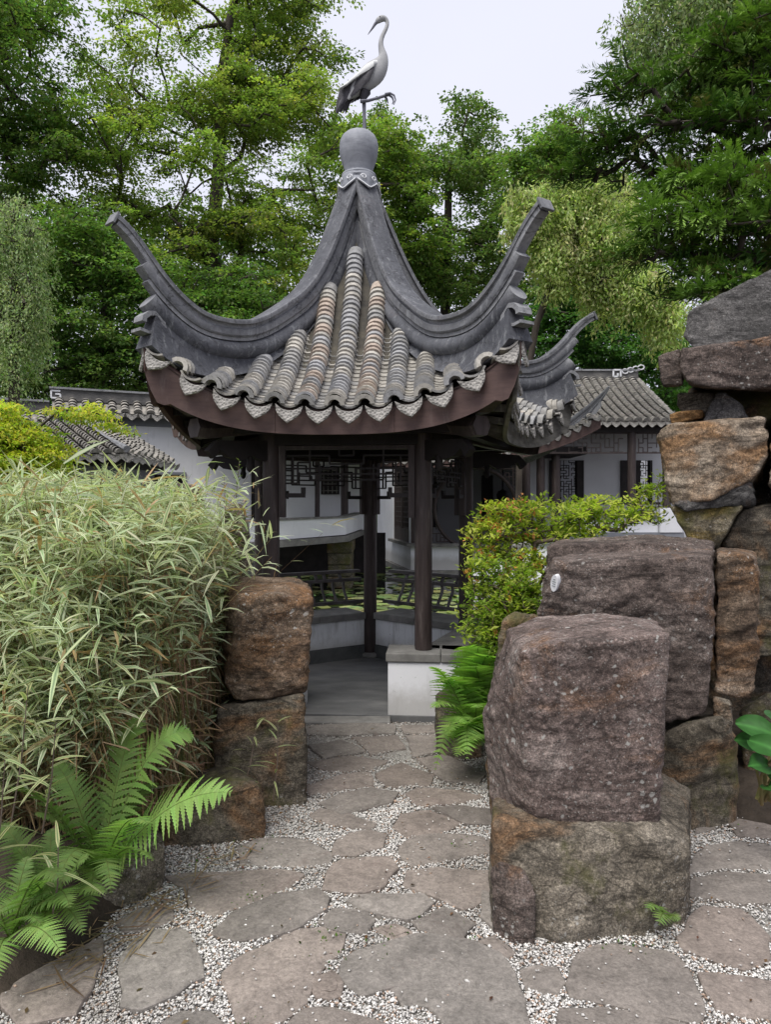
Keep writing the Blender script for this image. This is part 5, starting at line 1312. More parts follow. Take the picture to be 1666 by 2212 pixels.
def broadleaf(name, label, trunk, blobs, K, per, leaf, col, seed, spread=(.55, .55, .22), dv=.28, dh=.1, group=None, mat=None, flat=.75, bark=None, wig=.12, r_tip=.011, ylw=0.0, holes=0.0, cat='tree', up=.15, droop=0.25, wl=.62):
    rng = np.random.default_rng(seed); trunk = [np.array(p, float) for p in trunk]
    T = in_blobs(blobs, K, rng)
    if holes: T = T[perlin(T*.55, seed) > -holes]
    root = thing(name, label, cat, Vector(trunk[0]), group)
    pos, par, rad = skeleton(trunk, T, rng, wig, r_tip, up=up)
    V, F = limbs(pos, par, rad); obj_np('trunk', V, F, None, bark or M_BARK, root, smooth=True)
    K = len(T); n = K*per
    idx = np.repeat(np.arange(K), per)
    out = norm(T - np.array(trunk[-1])*.5 - T.mean(0)*.5)
    off = rng.normal(0, 1, (n, 3))*np.array(spread)
    # each cluster is a few flat sprays
    # twigs: leaves sit along a few shoots that fan out of each cluster, in thin layers
    nt = 7; ta = rng.uniform(0, 6.28, (K, nt)); tl = rng.uniform(.5, 1.5, (K, nt)); tz = rng.normal(0, 1, (K, nt)); pick = rng.integers(0, nt, n); f = rng.uniform(.1, 1, n)**.7
    off = off*.22
    off[:, 0] += np.cos(ta[idx, pick])*tl[idx, pick]*f*spread[0]*1.3; off[:, 1] += np.sin(ta[idx, pick])*tl[idx, pick]*f*spread[1]*1.3
    off[:, 2] += tz[idx, pick]*spread[2]*.9 - droop*(np.linalg.norm(off[:, :2], axis=1)**2)
    P = T[idx] + off
    D = norm(off*np.array([1, 1, .2]) + rng.normal(0, .35, (n, 3)) + np.array([0, 0, -.22]))
    Nn = norm(rng.normal(0, 1, (n, 3))*(1-flat) + np.array([0, 0, 1.0])*flat)
    base = np.array(col, float)[rng.integers(0, len(col), K)] if hasattr(col[0], '__len__') else np.tile(np.array(col, float), (K, 1))
    base = base*1.08 + np.array([.012, .010, .014])
    cl = base*(1 + rng.normal(0, dv*.6, (K, 1))).clip(.5, 1.6); C = cl[idx]*(1 + rng.normal(0, .10, (n, 1))).clip(.4, 1.7)*(1 + rng.normal(0, dh, (n, 3))).clip(.6, 1.5)
    if ylw: m_ = rng.uniform(0, 1, n) < ylw; C[m_] = C[m_]*np.array([2.0, 1.55, .9])
    L = leaf*rng.uniform(.7, 1.3, n)
    V, F, C = leaves(P, D, Nn, L, L*wl, C.clip(.004, .8)); obj_np('crown', V, F, C, mat or M_LEAF, root)
    return root

def pblob(px, py, Y, rx, ry, depth):
    """an ellipsoid measured in the photograph: centre, half width and half height in pixels, half depth in metres"""
    p = at(px, py, Y); return (p.x, p.y, p.z, rx/FPX*Y, depth, ry/FPX*Y)

G1 = [(.21, .27, .055), (.17, .24, .05), (.27, .31, .075), (.13, .19, .042)]
broadleaf('maple_tree', 'tall spreading leafy tree with layered foliage left behind the pavilion', [at(440, 1100, 20), at(440, 760, 20), at(452, 560, 20), at(470, 380, 20.2), at(480, 150, 20.5), at(500, 20, 20.5)],
    [pblob(420, 130, 20.5, 250, 190, 2.6), pblob(330, 360, 19.3, 260, 130, 2.5), pblob(600, 330, 20, 200, 170, 2.2), pblob(610, 140, 20.5, 120, 150, 2), pblob(560, 560, 19.5, 170, 110, 2), pblob(300, 560, 19, 200, 110, 2), pblob(500, -60, 20.5, 240, 80, 2.5), pblob(450, 420, 19, 90, 110, 1.0), pblob(470, 250, 19.2, 90, 110, 1.0)],
    660, 260, .10, G1, 101, (.55, .55, .14), .40, .06, holes=.15, flat=.86, r_tip=.014, ylw=.02)
broadleaf('leafy_tree', 'darker leafy tree filling the upper left corner', [at(-60, 1100, 17), at(-50, 600, 17), at(-20, 250, 17), at(0, 60, 17)],
    [pblob(20, 120, 17, 150, 190, 2.2), pblob(-60, 330, 16.5, 160, 150, 2), pblob(70, 300, 17, 110, 110, 1.6), pblob(-20, -80, 17, 170, 120, 2)], 280, 230, .10, [(.125, .20, .05), (.16, .24, .055)], 102, (.45, .45, .17), holes=.2)
broadleaf('leafy_tree', 'deep green low branched tree behind the tiled garden wall', [at(215, 1100, 17.5), at(220, 800, 17.5), at(230, 620, 17.5)],
    [pblob(180, 640, 17, 170, 150, 1.6), pblob(360, 700, 17.5, 170, 120, 1.6), pblob(530, 680, 18, 120, 100, 1.6), pblob(100, 790, 17, 120, 80, 1.5), pblob(300, 810, 17.5, 160, 60, 1.4), pblob(170, 520, 17, 110, 70, 1.5), pblob(90, 640, 17, 80, 120, 1.3)], 520, 210, .10, [(.12, .20, .05), (.15, .23, .055), (.085, .15, .038)], 103, (.55, .55, .15), dv=.4, holes=.2, flat=.84)
broadleaf('oak_tree', 'mid green oak with gaps of sky standing behind the roof ridge', [at(955, 1100, 28), at(957, 780, 28), at(965, 620, 28), at(968, 520, 28), at(970, 360, 28)],
    [pblob(985, 290, 28, 85, 85, 1.6), pblob(900, 400, 27.5, 110, 95, 1.8), pblob(1040, 420, 28, 95, 120, 1.7), pblob(960, 530, 28, 120, 75, 1.8), pblob(880, 560, 28, 60, 80, 1.6), pblob(1000, 640, 28, 95, 55, 1.6), pblob(830, 300, 28, 45, 60, 1.4), pblob(1060, 570, 28, 60, 60, 1.4)],
    330, 170, .14, [(.14, .21, .05), (.17, .24, .06), (.11, .175, .042)], 104, (.5, .5, .3), holes=.20, wig=.25, r_tip=.016, flat=.45)
broadleaf('leafy_tree', 'bright green tree between the bowl finial and the oak', [at(800, 1100, 25), at(800, 600, 25), at(800, 400, 25)],
    [pblob(730, 330, 25, 80, 70, 1.6), pblob(830, 340, 26, 60, 80, 1.5), pblob(690, 480, 24, 90, 120, 1.5), pblob(880, 500, 26, 70, 120, 1.5)], 150, 220, .13, [(.17, .235, .04), (.13, .20, .04)], 105, (.5, .5, .25), holes=.3)
broadleaf('leafy_tree', 'green tree behind the pale willow and right roof tip', [at(1210, 1100, 24), at(1215, 600, 24), at(1210, 400, 24)],
    [pblob(1210, 350, 24, 110, 80, 2), pblob(1150, 420, 24, 80, 80, 1.8), pblob(1260, 300, 24, 70, 50, 1.6), pblob(1180, 620, 24, 90, 120, 1.8), pblob(1300, 480, 24, 120, 110, 2)], 260, 190, .13, [(.115, .185, .042), (.135, .21, .048)], 106, (.5, .5, .26), holes=.3)
broadleaf('leafy_tree', 'dense dark green shrub mass above the hall roof', [at(1330, 1100, 23), at(1330, 850, 23), at(1330, 700, 23)],
    [pblob(1220, 720, 23, 110, 90, 1.5), pblob(1360, 740, 23, 120, 90, 1.6), pblob(1430, 820, 23.5, 90, 80, 1.5), pblob(1290, 640, 23.5, 130, 70, 1.4)], 240, 200, .12, [(.055, .14, .026), (.075, .17, .03)], 107, (.5, .5, .25), holes=.4)

def weeping(name, label, trunk, blobs, K, per, leaf, col, seed, hang, bark=None, cat='tree', strand=.035, dv=.25, wig=.15, dtop=1.0):
    """limbs with long hanging strands of small narrow leaves"""
    rng = np.random.default_rng(seed); T = in_blobs(blobs, K, rng, .1)
    root = thing(name, label, cat, Vector(trunk[0]))
    pos, par, rad = skeleton(trunk, T, rng, wig, .006, up=.25); V, F = limbs(pos, par, rad, rmax=.07); obj_np('trunk', V, F, None, bark or M_BARK, root, smooth=True)
    n = K*per; idx = np.repeat(np.arange(K), per); t = np.tile(np.linspace(0, 1, per), K)
    Hn = hang*rng.uniform(.45, 1.2, K); a = rng.uniform(0, 6.28, K); arch = rng.uniform(.1, .45, K)*hang*.6
    dirx, diry = np.cos(a), np.sin(a)
    x = T[idx, 0] + dirx[idx]*arch[idx]*np.sqrt(t)*1.2; y = T[idx, 1] + diry[idx]*arch[idx]*np.sqrt(t)*1.2
    z = T[idx, 2] + .12*hang*np.sin(np.minimum(t*3, math.pi)) - Hn[idx]*t**1.3
    sway = .06*hang*np.sin(t*5 + a[idx]*3)
    P = np.stack([x + sway*diry[idx], y + sway*dirx[idx], z], 1) + rng.normal(0, strand, (n, 3))
    D = norm(np.stack([dirx[idx]*.3, diry[idx]*.3, -np.full(n, .8)*dtop], 1) + rng.normal(0, .45, (n, 3)))
    Nn = norm(rng.normal(0, 1, (n, 3)) + np.array([0, -.2, .5]))
    base = np.array(col, float)[rng.integers(0, len(col), K)]
    C = (base*(1 + rng.normal(0, dv*.6, (K, 1))).clip(.5, 1.6))[idx]*(1 + rng.normal(0, dv*.6, (n, 1))).clip(.4, 1.7)*(1 + rng.normal(0, .07, (n, 3)))
    L = leaf*rng.uniform(.7, 1.3, n); V, F, C = leaves(P, D, Nn, L, L*.38, C.clip(.004, .8)); obj_np('crown', V, F, C, M_LEAF, root)
    return root

weeping('willow_tree', 'pale yellow green curly willow between roof tip and conifer', [at(1120, 1150, 13.5), at(1125, 900, 13.5), at(1160, 700, 13.3), at(1215, 560, 13.1), at(1235, 430, 13)],
    [pblob(1250, 430, 13, 120, 50, 1.0), pblob(1170, 470, 13, 80, 60, .8), pblob(1280, 520, 13, 110, 70, .9), pblob(1200, 560, 13, 60, 50, .7), pblob(1330, 590, 13, 90, 70, .8), pblob(1130, 440, 13, 45, 35, .6), pblob(1400, 620, 12.5, 60, 50, .7), pblob(1440, 680, 12.5, 50, 45, .6)],
    1250, 46, .085, [(.46, .53, .20), (.55, .60, .28), (.38, .45, .16), (.48, .48, .26)], 111, .55, strand=.06)
weeping('willow_tree', 'tall grey green willow at the upper right behind the conifer', [at(1780, 1100, 15), at(1760, 600, 15), at(1680, 260, 15), at(1600, 40, 15)],
    [pblob(1480, 20, 15, 160, 70, 1.4), pblob(1600, 40, 15, 130, 90, 1.4), pblob(1400, 120, 15, 80, 50, 1.0), pblob(1520, 150, 15, 120, 50, 1.2), pblob(1640, -40, 15, 180, 80, 1.5)],
    900, 44, .11, [(.26, .33, .16), (.33, .38, .20), (.20, .26, .12)], 112, 1.0, strand=.07)
weeping('weeping_birch', 'weeping grey green tree hanging at the left edge', [at(30, 1000, 9), at(28, 700, 9), at(32, 480, 9), at(45, 430, 9)],
    [pblob(45, 450, 9, 40, 25, .35), pblob(15, 480, 9, 55, 40, .4), pblob(60, 520, 9, 45, 50, .4), pblob(0, 600, 9, 60, 90, .45), pblob(70, 640, 9, 35, 70, .35), pblob(30, 720, 9, 60, 60, .4)],
    420, 60, .045, [(.32, .39, .20), (.38, .45, .25), (.25, .32, .16)], 113, .75, strand=.035)

# Japanese maple, yellow green, in front of the garden wall
broadleaf('japanese_maple', 'low yellow green maple spreading in front of the white wall', [at(60, 1250, 8.0), at(70, 1100, 8.0), at(80, 1020, 8.0)],
    [pblob(20, 938, 7.8, 75, 34, .5), pblob(175, 892, 8, 55, 9, .35), pblob(60, 980, 7.8, 60, 38, .5), pblob(10, 1010, 7.6, 110, 40, .5), pblob(70, 1045, 7.7, 90, 35, .5), pblob(-20, 890, 7.8, 55, 22, .4), pblob(232, 922, 8, 16, 10, .15)],
    230, 100, .05, [(.42, .44, .04), (.32, .37, .04), (.22, .29, .04), (.48, .47, .06)], 114, (.20, .20, .035), .3, .1, flat=.82, wig=.2, r_tip=.004, droop=.5, wl=.5)

# conifer at the upper right: plumes of scale needles
def conifer(name, label, trunk, limb_ends, seed, per=46, plume=.34):
    rng = np.random.default_rng(seed); root = thing(name, label, 'tree', Vector(trunk[0]))
    tgt, dirs, bright = [], [], []
    for p0, p1, n, thick, br in limb_ends:
        p0, p1 = np.array(p0), np.array(p1); d = p1-p0
        for _ in range(n):
            f = rng.uniform(.12, 1)**.8; q = p0 + d*f + rng.normal(0, 1, 3)*np.array([.22, .22, .10])*thick*(1.15-f*.6) + np.array([0, 0, .12*thick*math.sin(f*3)])
            tgt.append(q); dd = norm(d/np.linalg.norm(d)*.8 + rng.normal(0, .45, 3) + np.array([0, -.1, .25])); dirs.append(dd); bright.append(br)
    T = np.array(tgt); Dr = np.array(dirs); br = np.array(bright)
    pos, par, rad = skeleton(trunk, T, rng, .10, .0055, .45, .35, .05); V, F = limbs(pos, par, rad); obj_np('trunk', V, F, None, M_BARK, root, smooth=True)
    n = len(T)*per; idx = np.repeat(np.arange(len(T)), per); t = np.tile(np.linspace(0, 1, per), len(T))
    D0 = Dr[idx]; S = norm(np.cross(D0, np.array([0, 0, 1.0])) + 1e-6); U = np.cross(S, D0)
    pl = plume*rng.uniform(.6, 1.25, len(T))
    side = np.where(np.arange(n) % 2 == 0, 1.0, -1.0)[:, None]; ang = rng.normal(0, .5, n)[:, None]
    P = T[idx] + D0*(pl[idx]*t)[:, None] + S*side*.012 - np.array([0, 0, 1.0])*(pl[idx]*.35*t**2)[:, None]
    lat = (S*np.cos(ang) + U*np.sin(ang))*side
    D = norm(D0*.75 + lat*.75 + rng.normal(0, .16, (n, 3)) + np.array([0, 0, -.18]))
    L = (.115*(1.05-t*.75))*rng.uniform(.7, 1.2, n); Nn = norm(U + rng.normal(0, .3, (n, 3)))
    dark, lite = np.array([.042, .10, .022]), np.array([.22, .36, .06])
    g = (rng.normal(.28, .22, len(T)) + br*.45).clip(0, 1); gg = (g[idx]*.6 + .4*t*g[idx]*1.4 + rng.normal(0, .08, n)).clip(0, 1)[:, None]
    C = dark*(1-gg) + lite*gg; dead = rng.uniform(0, 1, len(T)) < .10; C[dead[idx]] = C[dead[idx]]*.3 + np.array([.13, .10, .045])*.7
    V, F, C = leaves(P, D, Nn, L, L*.2, C.clip(.004, .6), .1); obj_np('crown', V, F, C, M_NEEDLE, root)
def lm(x0, y0, Y0, x1, y1, Y1, n, th, br): return (tuple(at(x0, y0, Y0)), tuple(at(x1, y1, Y1)), n, th, br)
conifer('juniper_tree', 'big dark green conifer reaching in from the right above the rock stack', [tuple(at(1800, 1300, 7.2)), tuple(at(1790, 900, 7.2)), tuple(at(1770, 500, 7.2)), tuple(at(1750, 250, 7.2)), tuple(at(1740, 100, 7.2))],
    [lm(1740, 210, 7.2, 1300, 195, 7.0, 95, 1.0, .1), lm(1740, 300, 7.2, 1270, 330, 7.2, 120, 1.15, .15), lm(1740, 380, 7.3, 1200, 380, 7.4, 95, .8, .15), lm(1740, 260, 7.4, 1400, 270, 7.5, 80, 1.2, 0), lm(1750, 150, 7.0, 1530, 120, 6.8, 80, 1.1, .5), lm(1740, 100, 7.0, 1620, 60, 6.8, 40, .9, .55),
     lm(1760, 400, 6.8, 1420, 420, 6.4, 80, .8, .7), lm(1770, 450, 6.6, 1400, 500, 6.1, 110, .9, .75), lm(1780, 420, 6.4, 1560, 400, 6.0, 70, .9, .95), lm(1780, 500, 6.4, 1560, 480, 5.9, 60, .8, .8), lm(1770, 560, 6.6, 1340, 570, 6.3, 80, .75, .3), lm(1780, 560, 6.6, 1480, 590, 6.2, 70, .8, .1), lm(1790, 610, 6.2, 1500, 640, 5.9, 60, .6, .2), lm(1780, 640, 6.6, 1430, 650, 6.6, 60, .7, -.05),
     lm(1740, 330, 7.6, 1450, 430, 7.6, 90, 1.2, -.05), lm(1760, 480, 7.5, 1460, 520, 7.5, 90, 1.2, -.1), lm(1700, 340, 7.0, 1560, 250, 6.8, 50, .9, .25), lm(1740, 200, 7.3, 1590, 210, 7.2, 60, 1.1, .1)], 121)

# the wood that closes the garden, a single far mass
rng = np.random.default_rng(131); n = 130000
x = rng.uniform(-26, 26, n); y = rng.uniform(29.5, 34, n)
topz = 8.0 + 2.0*perlin(np.stack([x*.22, 0*x, 0*x], 1)) + 1.2*perlin(np.stack([x*.8, 0*x, 0*x+3], 1)) + np.where((x > -1) & (x < 9), -2.0, 0) + np.where(x < -4, 6.5, 0)
z = topz*rng.uniform(0, 1, n)**.8
P = np.stack([x, y, z], 1); keep = fbm(P*.6, 3, 2) > -.25; P = P[keep]; n = len(P)
L = rng.uniform(.16, .36, n)
V, F, C = leaves(P, rng.normal(0, 1, (n, 3)) + np.array([0, 0, -.3]), rng.normal(0, 1, (n, 3)) + np.array([0, 0, .8]), L, L*.65, jitter_col((.05, .10, .022), n, rng, .35, .12))
tag(obj_np('far_wood', V, F, C, M_LEAF, kind='stuff'), 'dark green wood closing the view behind the garden buildings', 'wood')
# ------------------------------------------------------------------ plants close to the path
# variegated dwarf bamboo: tan canes, cream striped leaves
rng = np.random.default_rng(201)
def bank_top(x, y):
    """height of the leaf mass over the bed"""
    px = PCX + FPX*x/y
    return None
clumps = []
N = 5200
fx = rng.uniform(-60, 530, N); fy = rng.uniform(2.95, 4.7, N)
# top outline of the mass in the photograph, left to right
topx = [-60, 0, 90, 200, 300, 380, 440, 480, 520, 545]; topy = [1060, 1040, 1020, 1005, 1030, 1050, 1062, 1080, 1120, 1230]
X = (fx - PCX)/FPX*fy; keep = (X < -0.93 - 0.10*np.maximum(0, 3.9-fy)) & ~((X > -1.12) & (fy < 3.95) & (X > -1.02 - .45*(3.3 - fy).clip(-1, 1)))
fx, fy, X = fx[keep], fy[keep], X[keep]; n = len(X)
H = EYE - (np.interp(fx, topx, topy) + 35 + rng.uniform(0, 1, n)**1.6*150 - HOR)/FPX*np.minimum(fy, 4.1)
near = np.clip((fy - 2.95)/.7, 0, 1); lo = np.interp(fx, [0, 150, 320], [.30, .45, .80]); H = H*(lo + (1-lo)*near**.8) + rng.normal(0, .05, n) + np.where((rng.uniform(0, 1, n) < .10) & (fx < 330), rng.uniform(.03, .12, n), 0); H = np.maximum(H, .35)
B = np.stack([X, fy, ground_z(X, fy)], 1)
lean = np.stack([rng.normal(.0, .18, n), rng.normal(-.10, .17, n)], 1)
lean[:, 0] = np.where(X > -1.25, -np.abs(lean[:, 0])*.6, lean[:, 0])
segs = 5; V, F, C = [], [], []
def cane(t): return np.stack([B[:, 0] + lean[:, 0]*t**1.6*H, B[:, 1] + lean[:, 1]*t**1.6*H, B[:, 2] + (H - B[:, 2])*t], 1)
tt = np.linspace(0, .96, segs+1); r = rng.uniform(.0016, .003, n)
rings = []
for t in tt:
    c = cane(t)
    for j in range(3): rings.append(c + np.array([math.cos(j*2.094), math.sin(j*2.094), 0])*(r*(1.1-.6*t))[:, None])
Vc = np.stack(rings, 1).reshape(-1, 3); k = np.arange(n)[:, None]*(segs+1)*3
Fc = np.concatenate([k + np.array([i*3+j, i*3+(j+1) % 3, (i+1)*3+(j+1) % 3, (i+1)*3+j]) for i in range(segs) for j in range(3)])
tan_ = jitter_col((.31, .23, .13), n, rng, .3, .08); grn = rng.uniform(0, 1, n) < .2; tan_[grn] = tan_[grn]*np.array([.55, .85, .5])
stems = (Vc, Fc, np.repeat(tan_, (segs+1)*3, 0))
per = 13; m_ = n*per; idx = np.repeat(np.arange(n), per)
t = 1 - rng.uniform(0, 1, m_)**1.5*np.where(rng.uniform(0, 1, m_) < .3, .85, .42)
c = np.stack([B[idx, 0] + lean[idx, 0]*t**1.6*H[idx], B[idx, 1] + lean[idx, 1]*t**1.6*H[idx], B[idx, 2] + (H[idx]-B[idx, 2])*t], 1)
a = rng.uniform(0, 6.28, m_); el = rng.normal(.45, .4, m_)
D = np.stack([np.cos(a)*np.cos(el), np.sin(a)*np.cos(el) - .15, np.sin(el)], 1)
L = rng.uniform(.07, .20, m_)*np.where(rng.uniform(0, 1, m_) < .1, 1.3, 1); W = L*rng.uniform(.06, .10, m_)
cream = jitter_col((.78, .80, .54), m_, rng, .14, .05); green = jitter_col((.19, .30, .14), m_, rng, .28, .08)
inv = rng.uniform(0, 1, m_); ce = np.where(inv[:, None] < .62, cream, np.where(inv[:, None] < .9, green*1.15, jitter_col((.40, .29, .15), m_, rng, .2, .06))); cm = np.where(inv[:, None] < .62, green, np.where(inv[:, None] < .9, cream*.8, ce*.9))
lv = blades(c, D, L, W, 3, L*rng.uniform(.05, .55, m_), ce, cm, roll=norm(rng.normal(0, .5, (m_, 3)) + np.array([0, 0, 1.0])), prof=lambda t_: [0.35, 1.0, .72, 0.02][int(round(t_*3))])
# dry brown litter and old sheaths low in the clump
q = 24000; ii = rng.integers(0, n, q); t = rng.uniform(.03, .7, q)
c = np.stack([B[ii, 0] + lean[ii, 0]*t**1.6*H[ii], B[ii, 1] + lean[ii, 1]*t**1.6*H[ii], B[ii, 2] + (H[ii]-B[ii, 2])*t], 1)
D = rng.normal(0, 1, (q, 3)) + np.array([0, 0, -.4]); L = rng.uniform(.05, .20, q)
dry = blades(c, D, L, L*.05, 2, L*.3, jitter_col((.36, .26, .15), q, rng, .3, .08), jitter_col((.30, .21, .12), q, rng, .3, .08), roll=norm(rng.normal(0, 1, (q, 3))), prof=lambda t_: [.5, 1, .05][int(round(t_*2))])
V, F, C = merge([stems, lv, dry]); o = obj_np('bamboo_grass', V, F, C, M_GRASS, kind='stuff')
tag(o, 'dense cream striped dwarf bamboo with tan canes left of the path', 'ornamental grass')

# loose large striped shoots at the left edge and by the pillar
def shoot(label, base, top, nl, L0, seed, group='loose striped bamboo shoots'):
    rg = np.random.default_rng(seed); base, top = np.array(base), np.array(top); k = np.linspace(.25, 1, nl); c = base + (top-base)*k[:, None]
    a = rg.uniform(0, 6.28, nl); el = rg.uniform(-.1, .8, nl); D = np.stack([np.cos(a)*np.cos(el), np.sin(a)*np.cos(el), np.sin(el)], 1); L = L0*rg.uniform(.7, 1.2, nl)
    o = thing('bamboo_shoot', label, 'plant', Vector(base), group); b = MB(); b.tube([Vector(base), Vector((base+top)/2) + Vector((.01, 0, 0)), Vector(top)], [.004, .003, .0015], 5); b.build('cane', M_TWIG, o)
    V, F, C = blades(c, D, L, L*.10, 6, L*.35, jitter_col((.52, .52, .28), nl, rg, .15, .05), jitter_col((.10, .18, .06), nl, rg, .2, .05), roll=norm(rg.normal(0, .3, (nl, 3)) + np.array([0, 0, 1])), prof=lambda t_: min(1, .3 + t_*4)*(1-t_)**.55 + .01)
    obj_np('leaf_spray', V, F, C, M_GRASS, o)
shoot('striped bamboo shoot at left edge above the fern', at(20, 1800, 2.6), at(60, 1480, 2.5), 16, .17, 1)
shoot('broad striped bamboo shoot below the grass at left edge', at(90, 1800, 2.55), at(120, 1560, 2.45), 14, .15, 2)
shoot('striped bamboo shoot leaning out at far left edge', at(-20, 1900, 2.4), at(10, 1640, 2.3), 16, .16, 3)
shoot('thin bamboo shoot before the dark pillar base', at(520, 1730, 3.5), at(555, 1560, 3.5), 9, .12, 4)
shoot('thin upright bamboo shoot right of the dark pillar base', at(590, 1730, 3.52), at(600, 1560, 3.5), 8, .12, 5)
shoot('drooping striped bamboo shoot over the lower left ferns', at(110, 1990, 2.3), at(125, 1830, 2.25), 8, .17, 6)

# ferns: every frond a part
def fern(name, label, fronds, seed, base=None, col=(.21, .33, .10), pin=24, group=None, wmax=.235):
    rg = np.random.default_rng(seed); f0 = fronds[0][0]; root = thing(name, label, 'fern', Vector(f0), group)
    for (b0, t0, arch, *rest) in fronds:
        b0, t0 = np.array(b0, float), np.array(t0, float); dist = np.linalg.norm(t0-b0); mid = (b0+t0)/2 + np.array([0, 0, arch*dist])
        wm = wmax*(rest[0] if rest else 1.0)*dist/.8; br = rest[1] if len(rest) > 1 else 1.0
        c_ = np.array(col)*br*rg.uniform(.85, 1.15)
        s = np.linspace(.10, .985, pin); cur = lambda t: (1-t)[:, None]**2*b0 + (2*t*(1-t))[:, None]*mid + (t**2)[:, None]*t0
        P = cur(s); e = .01; Tn = norm(cur(s+e) - cur(s-e)); side = norm(np.cross(Tn, np.array([0, 0, 1.0])) + np.array([1e-6, 0, 0])); tw = rg.normal(0, .25)
        nu = np.cross(side, Tn); side = norm(side*math.cos(tw) + nu*math.sin(tw)); nu = np.cross(side, Tn)
        ln = wm*np.minimum(1, .38 + 1.9*s)*(1-s)**.62*1.25
        sp = dist/pin*1.02; parts = []
        for sg in (1, -1):
            D = side*sg + Tn*.42 + nu*(.10 - .05) + rg.normal(0, .05, (pin, 3)); W = np.minimum(np.full(pin, sp*.80), ln*.4)
            C0 = jitter_col(c_, pin, rg, .10, .04)
            parts.append(blades(P, D, ln, W, 16, ln*.16, C0, C0*.82, roll=nu, zig=.32, prof=lambda t_: (1-t_**1.6)*.95 + .05))
        rp = cur(np.linspace(0, 1, 14)); b = MB().tube([Vector(p) for p in rp], list(np.linspace(.0035, .0010, 14)), 4)
        rv = np.array([tuple(v) for v in b.v]); rf = np.array([f for f in b.f if len(f) == 4]); parts.append((rv, rf, np.tile(np.array([.16, .20, .06]), (len(rv), 1))))
        V, F, C = merge(parts); obj_np('frond', V, F, C, M_LEAF, root)
    return root
c0 = at(215, 1905, 2.72)
fern('fern', 'large bright fern with arching fronds at the left of the path', [
    (c0, at(500, 1712, 2.62), .30, 1.1, 1.5), (c0, at(418, 1590, 2.85), .62, 1.15, 1.15), (c0, at(300, 1545, 2.95), .34, 1.0, 1.0), (c0, at(395, 1745, 2.75), .30, 1.0, .85), (c0, at(120, 1650, 2.75), .30, 1.0, .8),
    (c0, at(340, 1690, 2.95), .45, .9, .65), (c0, at(75, 1760, 2.55), .35, 1.0, .85), (c0, at(250, 1690, 2.9), .4, 1.0, .75), (c0, at(330, 1860, 2.5), .42, .9, 1.0), (c0, at(190, 1975, 2.35), .5, .9, .8), (c0, at(60, 1840, 2.5), .4, 1.0, .9), (c0, at(130, 1890, 2.35), .5, 1.0, .8), (c0, at(20, 1700, 2.6), .35, 1.0, .7), (c0, at(240, 1930, 2.4), .55, .9, .75), (c0, at(180, 1780, 2.6), .45, 1.0, .8), (c0, at(320, 1780, 2.55), .5, 1.0, 1.15)], 301, pin=26)
c1 = at(20, 2030, 2.3)
fern('fern', 'smaller bright fern drooping in the lower left corner', [
    (c1, at(134, 2062, 2.12), .40, 1.0, 1.35), (c1, at(110, 1930, 2.3), .45, 1.0, .9), (c1, at(-60, 1900, 2.3), .4, 1.0, .9), (c1, at(160, 1960, 2.25), .5, .9, .75), (c1, at(-20, 2130, 2.05), .4, 1.0, 1.2), (c1, at(60, 1850, 2.4), .3, 1.0, .8), (c1, at(170, 1890, 2.35), .4, .9, .7), (c1, at(90, 2000, 2.2), .5, 1.0, .9), (c1, at(-40, 2010, 2.15), .5, 1.0, 1.0), (c1, at(130, 1900, 2.2), .6, 1.0, .7)], 302, pin=24)
c2 = at(1010, 1560, 4.15)
c3 = at(105, 1985, 2.42)
fern('fern', 'mid green fern filling the bed below the striped shoots', [(c3, at(x, y, Y), ar, 1.0, br) for x, y, Y, ar, br in (
    (30, 1830, 2.45, .3, .8), (110, 1790, 2.5, .3, .75), (190, 1850, 2.4, .35, .85), (230, 1930, 2.35, .4, .8), (-30, 1900, 2.35, .35, .9), (60, 1920, 2.25, .45, 1.0), (150, 1960, 2.22, .5, .95), (-20, 1980, 2.25, .45, .9), (180, 2020, 2.25, .5, .8), (90, 2040, 2.2, .5, .9), (0, 1780, 2.5, .3, .7))], 305, pin=24)
rf_ = np.random.default_rng(77); fr_ = []
for q_ in range(28):
    t_ = rf_.uniform(0, 1); x_ = 935 + 150*rf_.uniform(0, 1)**.9; y_ = 1375 + 270*rf_.uniform(0, 1)
    if x_ < 970 and y_ > 1600: x_ += 60
    Y_ = 4.35 - .55*(y_ - 1375)/270 + rf_.normal(0, .06); b_ = at(1030 + rf_.normal(0, 25), min(1600, y_ + 110 + rf_.uniform(0, 60)), Y_ + .22)
    fr_.append((b_, at(x_, y_, Y_ - .05), rf_.uniform(.25, .5), 1.25, rf_.uniform(.8, 1.2)))
fr_ += [(c2, at(928, 1440, 4.05), .35, .9, 1.1), (c2, at(930, 1530, 3.95), .42, .95, 1.15), (c2, at(940, 1665, 3.82), .62, .8, .8), (c2, at(1010, 1640, 3.75), .5, 1., 1.1)]
fern('fern', 'soft green fern growing beside the white entrance wall', fr_, 303, pin=20, wmax=.25, col=(.26, .43, .10))
fern('fern', 'tiny fern sprig at the foot of the base boulder', [(at(1440, 1985, 2.56), at(1400, 1965, 2.5), .5, 1.6), (at(1440, 1985, 2.56), at(1470, 1990, 2.5), .5, 1.6), (at(1440, 1985, 2.56), at(1425, 1998, 2.46), .5, 1.6)], 304, pin=10)

